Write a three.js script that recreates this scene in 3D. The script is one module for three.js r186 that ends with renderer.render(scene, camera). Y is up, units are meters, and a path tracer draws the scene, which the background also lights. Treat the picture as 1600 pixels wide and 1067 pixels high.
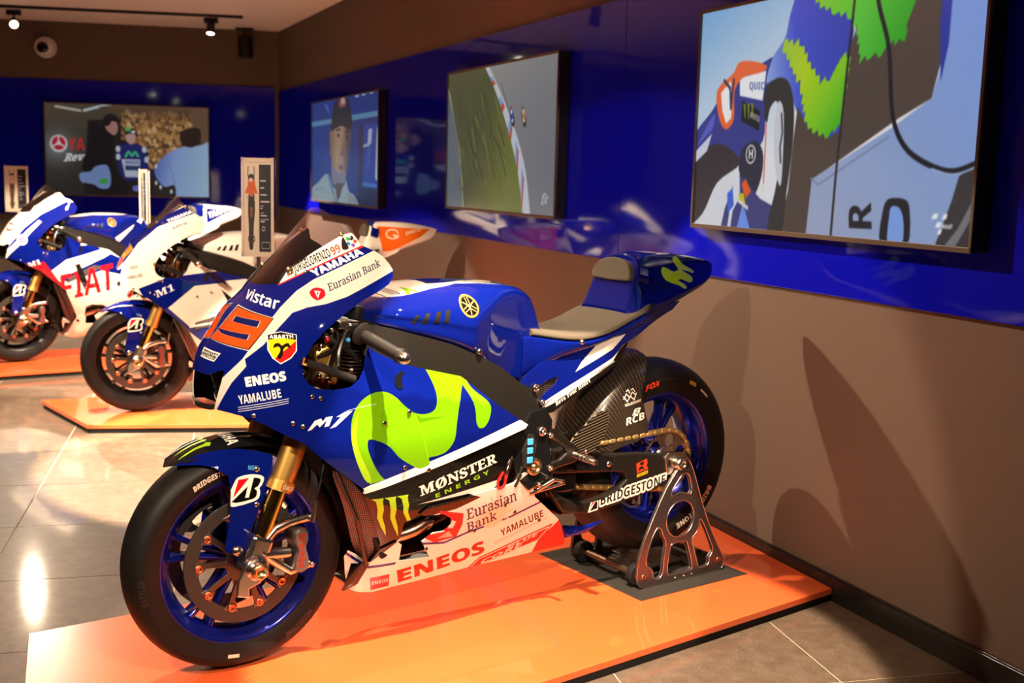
import * as THREE from 'three';
import { RoundedBoxGeometry } from 'three/addons/geometries/RoundedBoxGeometry.js';
import { mergeGeometries } from 'three/addons/utils/BufferGeometryUtils.js';
import { RectAreaLightUniformsLib } from 'three/addons/lights/RectAreaLightUniformsLib.js';

// ---------- camera, light and exposure ----------
const scene = new THREE.Scene();
scene.background = new THREE.Color(0x000000);
const camera = new THREE.PerspectiveCamera(33.02, 1600 / 1067, 0.05, 60);
camera.position.set(0, 1.348, 0);
camera.rotation.set(-0.14271, 0, 0.02597);
camera.filmGauge = 36;
camera.focus = 3.15; camera.userData.fStop = 4.5;
const renderer = new THREE.WebGLRenderer({ antialias: true });
renderer.toneMapping = THREE.LinearToneMapping;
renderer.toneMappingExposure = 0.93;
renderer.shadowMap.enabled = true;
RectAreaLightUniformsLib.init();
const WARM = new THREE.Color().setRGB(1, 0.78, 0.55);
// the lamps of the room: [x, y, z of the lens, target x, y, z, candela, half cone in degrees, label]; each gets its fitting further down
const SPOTS = [
  [0.74, 2.36, -0.50, -0.25, 0.5, -3.15, 42, 16, 'black track spotlight in front of the flank of the nearest motorcycle'],
  [0.12, 2.36, -2.48, 0.16, 0.0, -3.05, 72, 21, 'black track spotlight pointing down at the front edge of the nearest plinth'],
  [-1.55, 2.36, -0.95, -0.55, 0.8, -3.2, 28, 25, 'black track spotlight facing the nose of the nearest motorcycle'],
  [-1.05, 2.36, -4.40, 0.15, 0.4, -3.6, 28, 34, 'black track spotlight over the far side of the nearest motorcycle'],
  [-0.82, 2.36, -5.30, -0.90, 0.0, -5.34, 250, 29, 'black track spotlight pointing down between the nearest and the middle motorcycle'],
  [-2.9, 2.36, -4.3, -1.8, 0.55, -6.2, 50, 23, 'black track spotlight facing the nose of the middle motorcycle'],
  [-2.45, 2.36, -5.78, -2.65, 0.0, -6.05, 85, 21, 'black track spotlight pointing down at the floor before the middle plinth'],
  [-3.3, 2.36, -5.75, -2.9, 0.5, -7.8, 64, 24, 'black track spotlight facing the nose of the farthest motorcycle'],
  [-1.6, 2.36, -6.9, -2.6, 0.4, -8.1, 75, 36, 'black track spotlight over the tail of the farthest motorcycle'],
  [-2.72, 2.525, -10.40, -2.6, 0.0, -9.3, 120, 36, 'lit black track spotlight right of the two near the back wall'],
  [-4.34, 2.525, -10.15, -1.52, 0.0, -3.6, 40, 9, 'lit black track spotlight left of the two, above the white dome camera'],
];

// ---------- helpers ----------
let seed = 7;
const rnd = () => { seed = (seed * 16807) % 2147483647; return seed / 2147483647; };
const R = THREE.MathUtils.degToRad, PI = Math.PI;
const used = new Map();
function numbered(n) { const k = used.get(n) ?? 0; used.set(n, k + 1); return k ? n + '_' + String(k).padStart(3, '0') : n; }
function thing(name, label, category, [x, y, z] = [0, 0, 0], turn = 0, group) {
  const o = new THREE.Group(); o.name = numbered(name); scene.add(o); o.position.set(x, y, z); o.rotation.y = turn;
  o.userData = { label, category }; if (group) o.userData.group = group;
  return o;
}
function obj(name, g, m, parent = scene, label) {
  const o = new THREE.Mesh(g, m); o.name = parent === scene ? numbered(name) : name; o.castShadow = o.receiveShadow = true; parent.add(o);
  if (label) o.userData.label = label;
  return o;
}
function struct(name, g, m, parent = scene) { const o = obj(name, g, m, parent); if (parent === scene) o.userData.kind = 'structure'; return o; }
const lin = (r, g, b) => new THREE.Color().setRGB(r, g, b);
const mat = (c, roughness = 0.5, metalness = 0, more = {}) => new THREE.MeshPhysicalMaterial({ color: c, roughness, metalness, ...more });
// geometry
function norm(g) { const n = g.index ? g.toNonIndexed() : g; for (const k of Object.keys(n.attributes)) if (!['position', 'normal', 'uv'].includes(k)) n.deleteAttribute(k); if (!n.attributes.uv) n.setAttribute('uv', new THREE.BufferAttribute(new Float32Array(n.attributes.position.count * 2), 2)); if (!n.attributes.normal) n.computeVertexNormals(); return n; }
const G = (...gs) => mergeGeometries(gs.flat(9).map(norm));
const box = (w, h, d, x = 0, y = 0, z = 0, r = 0.003) => new RoundedBoxGeometry(w, h, d, 2, Math.min(r, w / 2.01, h / 2.01, d / 2.01)).translate(x, y, z);
const M4 = new THREE.Matrix4(), UPV = new THREE.Vector3(0, 1, 0);
const V = (a) => new THREE.Vector3(...a);
function bar(a, b, r0, r1 = r0, seg = 14, open = false) {             // a round bar between two points
  const A = V(a), B = V(b), d = B.clone().sub(A), L = d.length();
  const g = new THREE.CylinderGeometry(r1, r0, L, seg, 1, open); g.translate(0, L / 2, 0);
  return g.applyQuaternion(new THREE.Quaternion().setFromUnitVectors(UPV, d.normalize())).translate(...a);
}
function turned(profile, a, dir, seg = 28) {                            // lathe profile [radius, along] set at a, along dir
  const g = new THREE.LatheGeometry(profile.map((p) => new THREE.Vector2(Math.max(p[0], 1e-5), p[1])), seg);
  return g.applyQuaternion(new THREE.Quaternion().setFromUnitVectors(UPV, V(dir).normalize())).translate(...a);
}
function tube(pts, r, seg = 24, rad = 8, closed = false) { return new THREE.TubeGeometry(new THREE.CatmullRomCurve3(pts.map(V), closed, 'catmullrom', 0.5), seg, r, rad, closed); }
function shapeOf(pts, holes = [], smooth = false) {
  const s = new THREE.Shape(pts.map((p) => new THREE.Vector2(...p)));
  for (const h of holes) s.holes.push(new THREE.Path(h.map((p) => new THREE.Vector2(...p))));
  return s;
}
function extr(pts, depth, z = 0, bevel = 0.002, holes = []) {          // outline in x and y, thickness along z from z
  const g = new THREE.ExtrudeGeometry(shapeOf(pts, holes), { depth: depth - 2 * bevel, bevelEnabled: bevel > 0, bevelThickness: bevel, bevelSize: bevel, bevelOffset: -bevel, bevelSegments: 2, curveSegments: 10 });
  return g.translate(0, 0, z + bevel);
}
const circle = (x, y, r, n = 24, ry = r) => Array.from({ length: n }, (_, i) => [x + r * Math.cos(i / n * 2 * PI), y + ry * Math.sin(i / n * 2 * PI)]);
function curvy(pts, k = 6, closed = true) { return new THREE.CatmullRomCurve3(pts.map((p) => new THREE.Vector3(p[0], p[1], 0)), closed, 'centripetal').getPoints(pts.length * k).slice(0, closed ? -1 : undefined).map((p) => [p.x, p.y]); }
function mirrored(g) {                                                  // the same shape on the other side (z to -z)
  const n = norm(g).clone(), { position: p, normal: q, uv } = n.attributes;
  for (let i = 0; i < p.count; i++) { p.setZ(i, -p.getZ(i)); q.setZ(i, -q.getZ(i)); }
  for (const a of [p, q, uv]) for (let i = 0; i < a.count; i += 3) for (let c = 0; c < a.itemSize; c++) { const t = a.array[(i + 1) * a.itemSize + c]; a.array[(i + 1) * a.itemSize + c] = a.array[(i + 2) * a.itemSize + c]; a.array[(i + 2) * a.itemSize + c] = t; }
  return n;
}
// a curved sheet: outline in the two coordinates of P(a, b) -> [x, y, z], cut into cells of size h, with thickness th
function sheet(P, outline, h = 0.02, th = 0.003, ha = h) {
  let area = 0; for (let i = 0; i < outline.length; i++) { const [x0, y0] = outline[i], [x1, y1] = outline[(i + 1) % outline.length]; area += x0 * y1 - x1 * y0; }
  if (area < 0) outline = outline.slice().reverse();
  const pos = [], nor = [], uv = [], idx = [], cache = new Map();
  const vert = (a, b) => {
    const key = a.toFixed(5) + ',' + b.toFixed(5); if (cache.has(key)) return cache.get(key);
    const e = 1e-3, p = P(a, b), pa = P(a + e, b), pb = P(a - e, b), qa = P(a, b + e), qb = P(a, b - e);
    const u = [pa[0] - pb[0], pa[1] - pb[1], pa[2] - pb[2]], v = [qa[0] - qb[0], qa[1] - qb[1], qa[2] - qb[2]];
    const n = new THREE.Vector3(u[1] * v[2] - u[2] * v[1], u[2] * v[0] - u[0] * v[2], u[0] * v[1] - u[1] * v[0]).normalize();
    pos.push(...p); nor.push(n.x, n.y, n.z); uv.push(a, b); cache.set(key, pos.length / 3 - 1); return pos.length / 3 - 1;
  };
  const xs = outline.map((p) => p[0]), ys = outline.map((p) => p[1]), i0 = Math.floor(Math.min(...xs) / ha), i1 = Math.ceil(Math.max(...xs) / ha), j0 = Math.floor(Math.min(...ys) / h), j1 = Math.ceil(Math.max(...ys) / h);
  const clip = (poly, ax, lim, sg) => {
    const out = [];
    for (let i = 0; i < poly.length; i++) {
      const A = poly[i], B = poly[(i + 1) % poly.length], da = (A[ax] - lim) * sg, db = (B[ax] - lim) * sg;
      if (da >= 0) out.push(A);
      if ((da > 0 && db < 0) || (da < 0 && db > 0)) { const t = da / (da - db), q = [A[0] + (B[0] - A[0]) * t, A[1] + (B[1] - A[1]) * t]; q[ax] = lim; out.push(q); }
    }
    return out;
  };
  for (let i = i0; i < i1; i++) {
    const strip = clip(clip(outline, 0, i * ha, 1), 0, (i + 1) * ha, -1); if (strip.length < 3) continue;
    for (let j = j0; j < j1; j++) {
      const c = clip(clip(strip, 1, j * h, 1), 1, (j + 1) * h, -1).filter((p, k, l) => { const q = l[(k + 1) % l.length]; return Math.hypot(p[0] - q[0], p[1] - q[1]) > 1e-6; });
      if (c.length < 3) continue;
      const id = c.map((p) => vert(...p));
      for (const f of THREE.ShapeUtils.triangulateShape(c.map((p) => new THREE.Vector2(...p)), [])) {
        const [p, q, r] = f.map((k) => c[k]), ar = (q[0] - p[0]) * (r[1] - p[1]) - (r[0] - p[0]) * (q[1] - p[1]);
        if (Math.abs(ar) < 1e-10) continue;
        idx.push(id[f[0]], id[ar > 0 ? f[1] : f[2]], id[ar > 0 ? f[2] : f[1]]);
      }
    }
  }
  const n = pos.length / 3, groups = [[0, idx.length, 0]];
  if (th) {
    for (let i = 0; i < n; i++) { for (let c = 0; c < 3; c++) { pos.push(pos[i * 3 + c] - nor[i * 3 + c] * th); } nor.push(-nor[i * 3], -nor[i * 3 + 1], -nor[i * 3 + 2]); uv.push(uv[i * 2], uv[i * 2 + 1]); }
    const m = idx.length; for (let i = 0; i < m; i += 3) idx.push(idx[i] + n, idx[i + 2] + n, idx[i + 1] + n);
    groups.push([m, m, 1]);
    const edges = new Map();                                            // the rim
    for (let i = 0; i < m; i += 3) for (let k = 0; k < 3; k++) { const a = idx[i + k], b = idx[i + (k + 1) % 3]; const r = b + '_' + a; if (edges.has(r)) edges.delete(r); else edges.set(a + '_' + b, [a, b]); }
    for (const [a, b] of edges.values()) {
      const A = new THREE.Vector3(...pos.slice(a * 3, a * 3 + 3)), B = new THREE.Vector3(...pos.slice(b * 3, b * 3 + 3)), N = new THREE.Vector3(...nor.slice(a * 3, a * 3 + 3));
      const q = B.sub(A).cross(N).normalize(), k = pos.length / 3;
      for (const v of [a, b, b + n, a + n]) { pos.push(...pos.slice(v * 3, v * 3 + 3)); nor.push(q.x, q.y, q.z); uv.push(...uv.slice(v * 2, v * 2 + 2)); }
      idx.push(k, k + 2, k + 1, k, k + 3, k + 2);
    }
    groups.push([2 * m, idx.length - 2 * m, 2]);
  }
  const g = new THREE.BufferGeometry();
  g.setAttribute('position', new THREE.BufferAttribute(new Float32Array(pos), 3)); g.setAttribute('normal', new THREE.BufferAttribute(new Float32Array(nor), 3)); g.setAttribute('uv', new THREE.BufferAttribute(new Float32Array(uv), 2));
  g.setIndex(idx); groups.forEach((q) => g.addGroup(...q)); return g;
}
// a body drawn through rings of points; uv is x and y of the body
function loft(rings, caps = true, closed = true, uvOf = (p) => [p[0], p[1]]) {
  const pos = [], uv = [], idx = [], m = rings[0].length;
  for (const r of rings) for (const p of r) { pos.push(...p); uv.push(...uvOf(p)); }
  for (let i = 0; i < rings.length - 1; i++) for (let j = 0; j < (closed ? m : m - 1); j++) { const a = i * m + j, b = i * m + (j + 1) % m; idx.push(a, a + m, b, b, a + m, b + m); }
  if (caps) for (const [i, f] of [[0, 1], [rings.length - 1, 0]]) {
    const r = rings[i], c = [0, 1, 2].map((k) => r.reduce((s, p) => s + p[k], 0) / m), k = pos.length / 3;
    pos.push(...c); uv.push(...uvOf(c)); for (const p of r) { pos.push(...p); uv.push(...uvOf(p)); }
    for (let j = 0; j < m; j++) { const a = k + 1 + j, b = k + 1 + (j + 1) % m; f ? idx.push(k, a, b) : idx.push(k, b, a); }
  }
  const g = new THREE.BufferGeometry();
  g.setAttribute('position', new THREE.BufferAttribute(new Float32Array(pos), 3)); g.setAttribute('uv', new THREE.BufferAttribute(new Float32Array(uv), 2)); g.setIndex(idx); g.computeVertexNormals(); return g;
}
// canvases: drawn in metres with y up
function art(x0, y0, w, h, ppm, draw) {
  const c = document.createElement('canvas'); c.width = Math.round(w * ppm); c.height = Math.round(h * ppm);
  const k = c.getContext('2d'); k.setTransform(ppm, 0, 0, -ppm, -x0 * ppm, (y0 + h) * ppm);
  k.lineJoin = k.lineCap = 'round'; draw(k);
  const t = new THREE.CanvasTexture(c); t.colorSpace = THREE.SRGBColorSpace; t.repeat.set(1 / w, 1 / h); t.offset.set(-x0 / w, -y0 / h);
  return t;
}
const path = (k, pts) => { k.beginPath(); pts.forEach((p, i) => (i ? k.lineTo(...p) : k.moveTo(...p))); k.closePath(); };
const fill = (k, color, pts) => { path(k, pts); k.fillStyle = color; k.fill(); };
const edge = (k, color, w, pts, closed = false) => { k.beginPath(); pts.forEach((p, i) => (i ? k.lineTo(...p) : k.moveTo(...p))); if (closed) k.closePath(); k.strokeStyle = color; k.lineWidth = w; k.stroke(); };
const disc = (k, color, x, y, r, ry = r) => { k.beginPath(); k.ellipse(x, y, r, ry, 0, 0, 2 * PI); k.fillStyle = color; k.fill(); };
// lettering from foot P0 to foot P1 with the top of the first letter at P2
function txt(k, str, P0, P1, P2, color, font = 'bold 100px sans-serif', line, lw = 10, cap = 73) {
  k.save(); k.font = font; const w = k.measureText(str).width;
  k.transform((P1[0] - P0[0]) / w, (P1[1] - P0[1]) / w, -(P2[0] - P0[0]) / cap, -(P2[1] - P0[1]) / cap, P0[0], P0[1]);
  if (line) { k.strokeStyle = line; k.lineWidth = lw; k.strokeText(str, 0, 0); }
  k.fillStyle = color; k.fillText(str, 0, 0); k.restore();
}
// grain for rough surfaces
function speckle(size, base, spread, n, dots = 0, dotTone = 40) {
  const d = new Uint8Array(size * size * 4), r = rnd;
  const g1 = Array.from({ length: n * n }, () => r()), s = size / n;
  for (let y = 0; y < size; y++) for (let x = 0; x < size; x++) {
    const u = x / s, v = y / s, i = Math.floor(u), j = Math.floor(v), fx = u - i, fy = v - j, at = (a, b) => g1[(b % n) * n + (a % n)];
    const soft = (at(i, j) * (1 - fx) + at(i + 1, j) * fx) * (1 - fy) + (at(i, j + 1) * (1 - fx) + at(i + 1, j + 1) * fx) * fy;
    const q = (soft - 0.5) * spread + (r() - 0.5) * spread * 0.9 + (r() < dots ? dotTone * (r() - 0.25) : 0), o = (y * size + x) * 4;
    for (let c = 0; c < 3; c++) d[o + c] = Math.max(0, Math.min(255, base[c] + q)); d[o + 3] = 255;
  }
  const t = new THREE.DataTexture(d, size, size); t.wrapS = t.wrapT = THREE.RepeatWrapping; t.magFilter = THREE.LinearFilter; t.colorSpace = THREE.SRGBColorSpace; t.needsUpdate = true; return t;
}
function repeated(t, n, m = n) { const c = t.clone(); c.repeat.set(n, m); c.needsUpdate = true; return c; }
// ---------- shapes of the racing motorcycle, in metres: x rearwards from the front axle, y up from the plinth, z to its left ----------
const tab = (rows) => (y) => {                                   // smooth curve through [at, value] rows
  let i = 0; const n = rows.length;
  if (y <= rows[0][0]) return rows[0][1];
  if (y >= rows[n - 1][0]) return rows[n - 1][1];
  while (y > rows[i + 1][0]) i++;
  const [a, A] = rows[i], [b, B] = rows[i + 1], h = b - a, t = (y - a) / h;
  const sl = (k) => (k <= 0 || k >= n - 1) ? ((k <= 0 ? (rows[1][1] - rows[0][1]) / (rows[1][0] - rows[0][0]) : (rows[n - 1][1] - rows[n - 2][1]) / (rows[n - 1][0] - rows[n - 2][0])))
    : (rows[k + 1][1] - rows[k - 1][1]) / (rows[k + 1][0] - rows[k - 1][0]);
  const m0 = sl(i) * h, m1 = sl(i + 1) * h, t2 = t * t, t3 = t2 * t;
  return (2 * t3 - 3 * t2 + 1) * A + (t3 - 2 * t2 + t) * m0 + (-2 * t3 + 3 * t2) * B + (t3 - t2) * m1;
};
const sstep = (a, b, x) => { const t = Math.min(1, Math.max(0, (x - a) / (b - a))); return t * t * (3 - 2 * t); };
const HP = Math.PI / 2;
// the fairing: nose line, length of the rounded nose and half-width at each height
const noseX = tab([[.12, .27], [.18, .255], [.24, .24], [.3, .2], [.4, .12], [.5, .03], [.6, -.05], [.66, -.082], [.71, -.098], [.77, -.102], [.81, -.095], [.85, -.08], [.89, -.054], [.95, -.012], [.985, .03], [1.025, .062], [1.08, .12], [1.14, .172], [1.2, .222], [1.26, .27]]);
const noseL = tab([[.12, .16], [.2, .2], [.3, .26], [.5, .3], [.7, .33], [.8, .34], [.9, .3], [1.0, .25], [1.1, .2], [1.2, .15], [1.26, .12]]);
const fairW = tab([[.12, .07], [.16, .1], [.2, .125], [.25, .15], [.3, .17], [.36, .195], [.44, .218], [.52, .232], [.6, .24], [.68, .236], [.76, .233], [.84, .235], [.9, .23], [.96, .215], [1.02, .195], [1.1, .165], [1.2, .13], [1.26, .11]]);
function fairS(s, y) {                                            // s 0 nose line, 1 end of the rounding, then straight back
  const L = noseL(y), w = fairW(y), x0 = noseX(y), g = Math.sign(s) || 1; s = Math.abs(s);
  let x, z;
  if (s < 1) { x = x0 + L * (1 - Math.cos(s * HP)); z = w * Math.sin(s * HP); } else { x = x0 + L + (s - 1) * L * HP; z = w; }
  z *= 1 - .2 * sstep(.45, 1.0, x);
  const up = y - (.745 - .17 * (x - .28));                        // the shoulder above the crease leans inwards
  if (up > 0) z -= .42 * up * sstep(.16, .3, x) * (1 - sstep(.84, .93, y));
  return [x, y, g * z];
}
const fairArc = (y) => { const L = noseL(y), w = fairW(y); return HP * Math.sqrt((L * L + w * w) / 2); };
function fairU(s, y) {                                            // distance along the skin, equal to x behind the rounding
  const L = noseL(y), x0 = noseX(y), a = Math.abs(s);
  if (a >= 1) return x0 + L + (a - 1) * L * HP;
  const w = fairW(y), k = 16; let sum = 0;
  for (let i = 0; i < k; i++) { const t = (a + (1 - a) * (i + .5) / k) * HP; sum += Math.hypot(L * Math.sin(t), w * Math.cos(t)) * (1 - a) * HP / k; }
  return x0 + L - sum;
}
function fairInv(U, y) {                                          // skin distance -> s
  const L = noseL(y), x1 = noseX(y) + L;
  if (U >= x1) return 1 + (U - x1) / (L * HP);
  let a = 0, b = 1;
  for (let i = 0; i < 22; i++) { const m = (a + b) / 2; if (fairU(m, y) < U) a = m; else b = m; }
  return (a + b) / 2;
}
// ---------- the room ----------
const WR = [-0.3971, 0, -0.9178], WN = [-0.9178, 0, 0.3971], W0 = [1.204, 0, -3.322];    // the side wall: its run away from us, its face, a point at its foot
const CORNER = [-2.369, 0, -11.528], BR = [-0.9854, 0, 0.1702], BN = [0.1702, 0, 0.9854];  // the back wall runs left from the corner
const CEIL = 2.68, BAND0 = 0.992, BAND1 = 2.107;
const turnR = Math.atan2(-WR[2], WR[0]), turnB = Math.atan2(-BR[2], BR[0]);             // local x runs along WR / BR
const grey = speckle(256, [128, 128, 128], 60, 32);
const bumpy = (t, n) => { const c = t.clone(); c.colorSpace = THREE.NoColorSpace; c.repeat.set(n, n); c.needsUpdate = true; return c; };
const wallMat = mat(lin(0.125, 0.084, 0.061), 0.85, 0, { bumpMap: bumpy(grey, 3), bumpScale: 0.0006 });
const ceilMat = mat(lin(0.92, 0.76, 0.68), 0.9);
const wavy = (() => {                                                                      // slight waves of the lacquered boards
  const n = 256, d = new Uint8Array(n * n * 4);
  for (let y = 0; y < n; y++) for (let x = 0; x < n; x++) { const u = x / n * 2 * PI, v = y / n * 2 * PI, h = 128 + 40 * Math.sin(u * 2 + Math.sin(v * 2) * 1.3) + 34 * Math.sin(v * 3 + Math.cos(u) * 1.7) + 22 * Math.sin(u * 5 + v * 2), o = (y * n + x) * 4; d[o] = d[o + 1] = d[o + 2] = h; d[o + 3] = 255; }
  const t = new THREE.DataTexture(d, n, n); t.wrapS = t.wrapT = THREE.RepeatWrapping; t.magFilter = THREE.LinearFilter; t.needsUpdate = true; return t;
})();
const blueGloss = mat(lin(0.004, 0.005, 0.48), 0.4, 0, { specularIntensity: 0, clearcoat: 1, clearcoatRoughness: 0.05, bumpMap: repeated(wavy, 0.5), bumpScale: 0.0035 });
const blackSkirt = mat(lin(0.012, 0.010, 0.009), 0.25);
// a slab standing on a wall: s from..to along it, height y0..y1, depth from d0 (inside the wall) to d1 (towards the room)
function onWall(side, s0, s1, y0, y1, d0, d1, r = 0.002) {
  const g = r ? new RoundedBoxGeometry(s1 - s0, y1 - y0, d1 - d0, 1, r) : new THREE.BoxGeometry(s1 - s0, y1 - y0, d1 - d0);
  const uv = g.attributes.uv, p = g.attributes.position;
  for (let i = 0; i < p.count; i++) uv.setXY(i, p.getX(i) + (s0 + s1) / 2, p.getY(i) + (y0 + y1) / 2);
  const f = side === 'R' ? 1 : -1;                                                         // +z of the slab looks into the room
  g.translate(0, (y0 + y1) / 2, 0);
  const dir = side === 'R' ? WR : BR, nrm = side === 'R' ? WN : BN, at = side === 'R' ? W0 : CORNER, m = (s0 + s1) / 2, d = (d0 + d1) / 2;
  g.rotateY(Math.atan2(nrm[0], nrm[2]));
  return g.translate(at[0] + dir[0] * m + nrm[0] * d, 0, at[2] + dir[2] * m + nrm[2] * d);
}
struct('wall_right', onWall('R', -8.2, 9.1, 0, CEIL, -0.16, 0, 0), wallMat);
struct('wall_back', onWall('B', -0.1, 7.2, 0, CEIL, -0.16, 0, 0), wallMat);
const paleWall = mat(lin(0.30, 0.25, 0.21), 0.9);
struct('wall_left', new THREE.BoxGeometry(0.15, CEIL, 16).translate(-7.4, CEIL / 2, -4), paleWall);
struct('wall_front', new THREE.BoxGeometry(13, CEIL, 0.15).translate(-1.2, CEIL / 2, 4.1), paleWall);
struct('ceiling', new THREE.BoxGeometry(14, 0.12, 17).translate(-1.6, CEIL + 0.06, -4.1), ceilMat);
// blue lacquered boards in lengths, a thin lip below
const bands = [[-8.1, -5.6], [-5.6, -3.1], [-3.1, -0.62], [-0.62, 1.86], [1.86, 4.34], [4.34, 6.8], [6.8, 8.93]];
const bandR = new THREE.Group(); bandR.name = 'trim_1'; bandR.userData.kind = 'structure'; scene.add(bandR);
for (const [a, b] of bands) struct('panel', onWall('R', a + 0.0008, b - 0.0008, BAND0, BAND1, 0, 0.016, 0.003), blueGloss, bandR);
const bandB = new THREE.Group(); bandB.name = 'trim_2'; bandB.userData.kind = 'structure'; scene.add(bandB);
for (const [a, b] of [[0.02, 2.45], [2.45, 4.9], [4.9, 7.1]]) struct('panel', onWall('B', a + 0.0008, b - 0.0008, 0.87, 2.145, 0, 0.016, 0.003), blueGloss, bandB);
struct('baseboard_right', G(onWall('R', -8.1, 8.95, 0, 0.078, 0, 0.014, 0.003), onWall('R', -8.1, 8.95, 0.078, 0.083, 0, 0.010, 0.002)), blackSkirt);
struct('baseboard_back', G(onWall('B', 0, 7.1, 0, 0.083, 0, 0.014, 0.003)), blackSkirt);
// floor: a bed of pale grout with square tiles laid on it
const T1 = [-0.2408, -0.9706], T2 = [0.9706, -0.2408];
const floor = new THREE.Group(); floor.name = 'floor'; floor.userData.kind = 'structure'; scene.add(floor);
struct('grout', new THREE.BoxGeometry(14, 0.1, 17).translate(-1.6, -0.0515, -4.1), mat(lin(0.55, 0.45, 0.33), 0.8), floor);
const tileTex = [0, 1, 2].map(() => speckle(512, [94, 79, 66], 17, 24, 0.16, 75));
const tileMats = tileTex.map((t) => mat(0xffffff, 0.5, 0, { map: repeated(t, 1), specularIntensity: 0.7, clearcoat: 0.6, clearcoatRoughness: 0.06, bumpMap: bumpy(grey, 2), bumpScale: 0.0001 }));
const tileGeo = new RoundedBoxGeometry(0.5965, 0.012, 0.5965, 1, 0.0012);
{ const p = tileGeo.attributes.position, uv = tileGeo.attributes.uv; for (let i = 0; i < p.count; i++) uv.setXY(i, p.getX(i) / 0.6 + 0.5, p.getZ(i) / 0.6 + 0.5); }
const inRoom = (x, z) => (x - W0[0]) * WN[0] + (z - W0[2]) * WN[2] > 0.03 && (x - CORNER[0]) * BN[0] + (z - CORNER[2]) * BN[2] > 0.03;
let far = [];
for (let i = -6; i < 22; i++) for (let j = -12; j < 10; j++) {
  const a = 0.283 + 0.6 * (i + 0.5), b = 0.42 + 0.6 * (j + 0.5), x = T1[0] * a + T2[0] * b, z = T1[1] * a + T2[1] * b;
  if (x < -7.2 || x > 4.6 || z > 3.9 || !inRoom(x, z)) { if (x > -7.6 && x < 4.9 && z < 4.2 && inRoom(x - 0.4, z + 0.3)) far.push([x, z]); continue; }
  const seen = z < -2.2 && x > -0.55 + 0.47 * z - 0.3 && z > -9.3;
  if (!seen) { far.push([x, z]); continue; }
  const o = struct('tile', tileGeo, tileMats[Math.floor(rnd() * 3)], floor); o.position.set(x, -0.006, z); o.rotation.y = Math.atan2(-T2[1], T2[0]) + Math.floor(rnd() * 4) * PI / 2;
}
{ // the tiles out of sight and at the walls
  const im = new THREE.InstancedMesh(tileGeo, tileMats[0], far.length); im.name = 'far_tiles'; im.userData.kind = 'stuff'; im.receiveShadow = true;
  const q = new THREE.Quaternion().setFromAxisAngle(UPV, Math.atan2(-T2[1], T2[0]));
  far.forEach(([x, z], i) => im.setMatrixAt(i, M4.compose(new THREE.Vector3(x, -0.006, z), q, new THREE.Vector3(1, 1, 1)))); floor.add(im);
}
// ---------- lamps on their tracks ----------
const blackMetal = mat(lin(0.012, 0.011, 0.011), 0.35, 0.3), glow = mat(0x111111, 0.4, 0, { emissive: lin(1, 0.86, 0.62), emissiveIntensity: 9 });
const trackOf = (a, b, label) => {
  const L = Math.hypot(b[0] - a[0], b[1] - a[1]), t = thing('lighting_track', label, 'track', [(a[0] + b[0]) / 2, CEIL - 0.012, (a[1] + b[1]) / 2], Math.atan2(-(b[1] - a[1]), b[0] - a[0]));
  obj('rail', box(L, 0.024, 0.036), blackMetal, t); obj('end_cap', box(0.02, 0.028, 0.04, L / 2), blackMetal, t); obj('end_cap', box(0.02, 0.028, 0.04, -L / 2), blackMetal, t);
};
trackOf([-7.0, -9.72], [-2.45, -10.42], 'black ceiling track near the back wall carrying two lit spotlights');
trackOf([-2.2, -1.05], [1.3, -0.39], 'black ceiling track in front of the nearest motorcycle');
trackOf([-0.9, -2.4], [1.0, -2.55], 'black ceiling track above the front edge of the nearest plinth');
trackOf([-3.6, -4.27], [-0.6, -4.43], 'black ceiling track between the nearest and the middle motorcycle');
trackOf([-4.2, -5.81], [-1.5, -5.72], 'black ceiling track above the middle motorcycle');
trackOf([-1.3, -5.25], [0.2, -5.36], 'black ceiling track beside the side wall between two motorcycles');
trackOf([-3.4, -6.75], [-1.2, -6.94], 'black ceiling track above the farthest motorcycle');
function spotFitting([x, y, z, tx, ty, tz, cd, half, label]) {
  const t = thing('track_spotlight', label, 'spotlight', [x, y, z], 0, 'ceiling spotlights');
  const d = new THREE.Vector3(tx - x, ty - y, tz - z).normalize(), q = new THREE.Quaternion().setFromUnitVectors(UPV, d.clone().negate());
  const at = (g) => g.applyQuaternion(q);
  const up = d.clone().multiplyScalar(-0.11);
  obj('housing', at(turned([[0.0345, -0.012], [0.037, -0.012], [0.037, 0.1], [0.03, 0.12], [0, 0.122]], [0, 0.0, 0], [0, 1, 0])), blackMetal, t);
  obj('adapter', box(0.12, 0.045, 0.04, up.x, CEIL - 0.045 - y, up.z), blackMetal, t);
  obj('stem', bar([up.x, up.y, up.z], [up.x, CEIL - 0.05 - y, up.z], 0.009), blackMetal, t);
  const lens = obj('lens', at(new THREE.CylinderGeometry(0.034, 0.034, 0.006, 24)), glow, t); lens.castShadow = false;
  const l = new THREE.SpotLight(WARM, cd, 0, R(half), 0.07, 2); l.name = 'spot'; l.position.set(x + d.x * 0.02, y + d.y * 0.02, z + d.z * 0.02); l.target.position.set(tx, ty, tz);
  l.castShadow = true; l.shadow.mapSize.set(1024, 1024); l.shadow.radius = 1.0; scene.add(l, l.target);
}
SPOTS.forEach(spotFitting);
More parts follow.
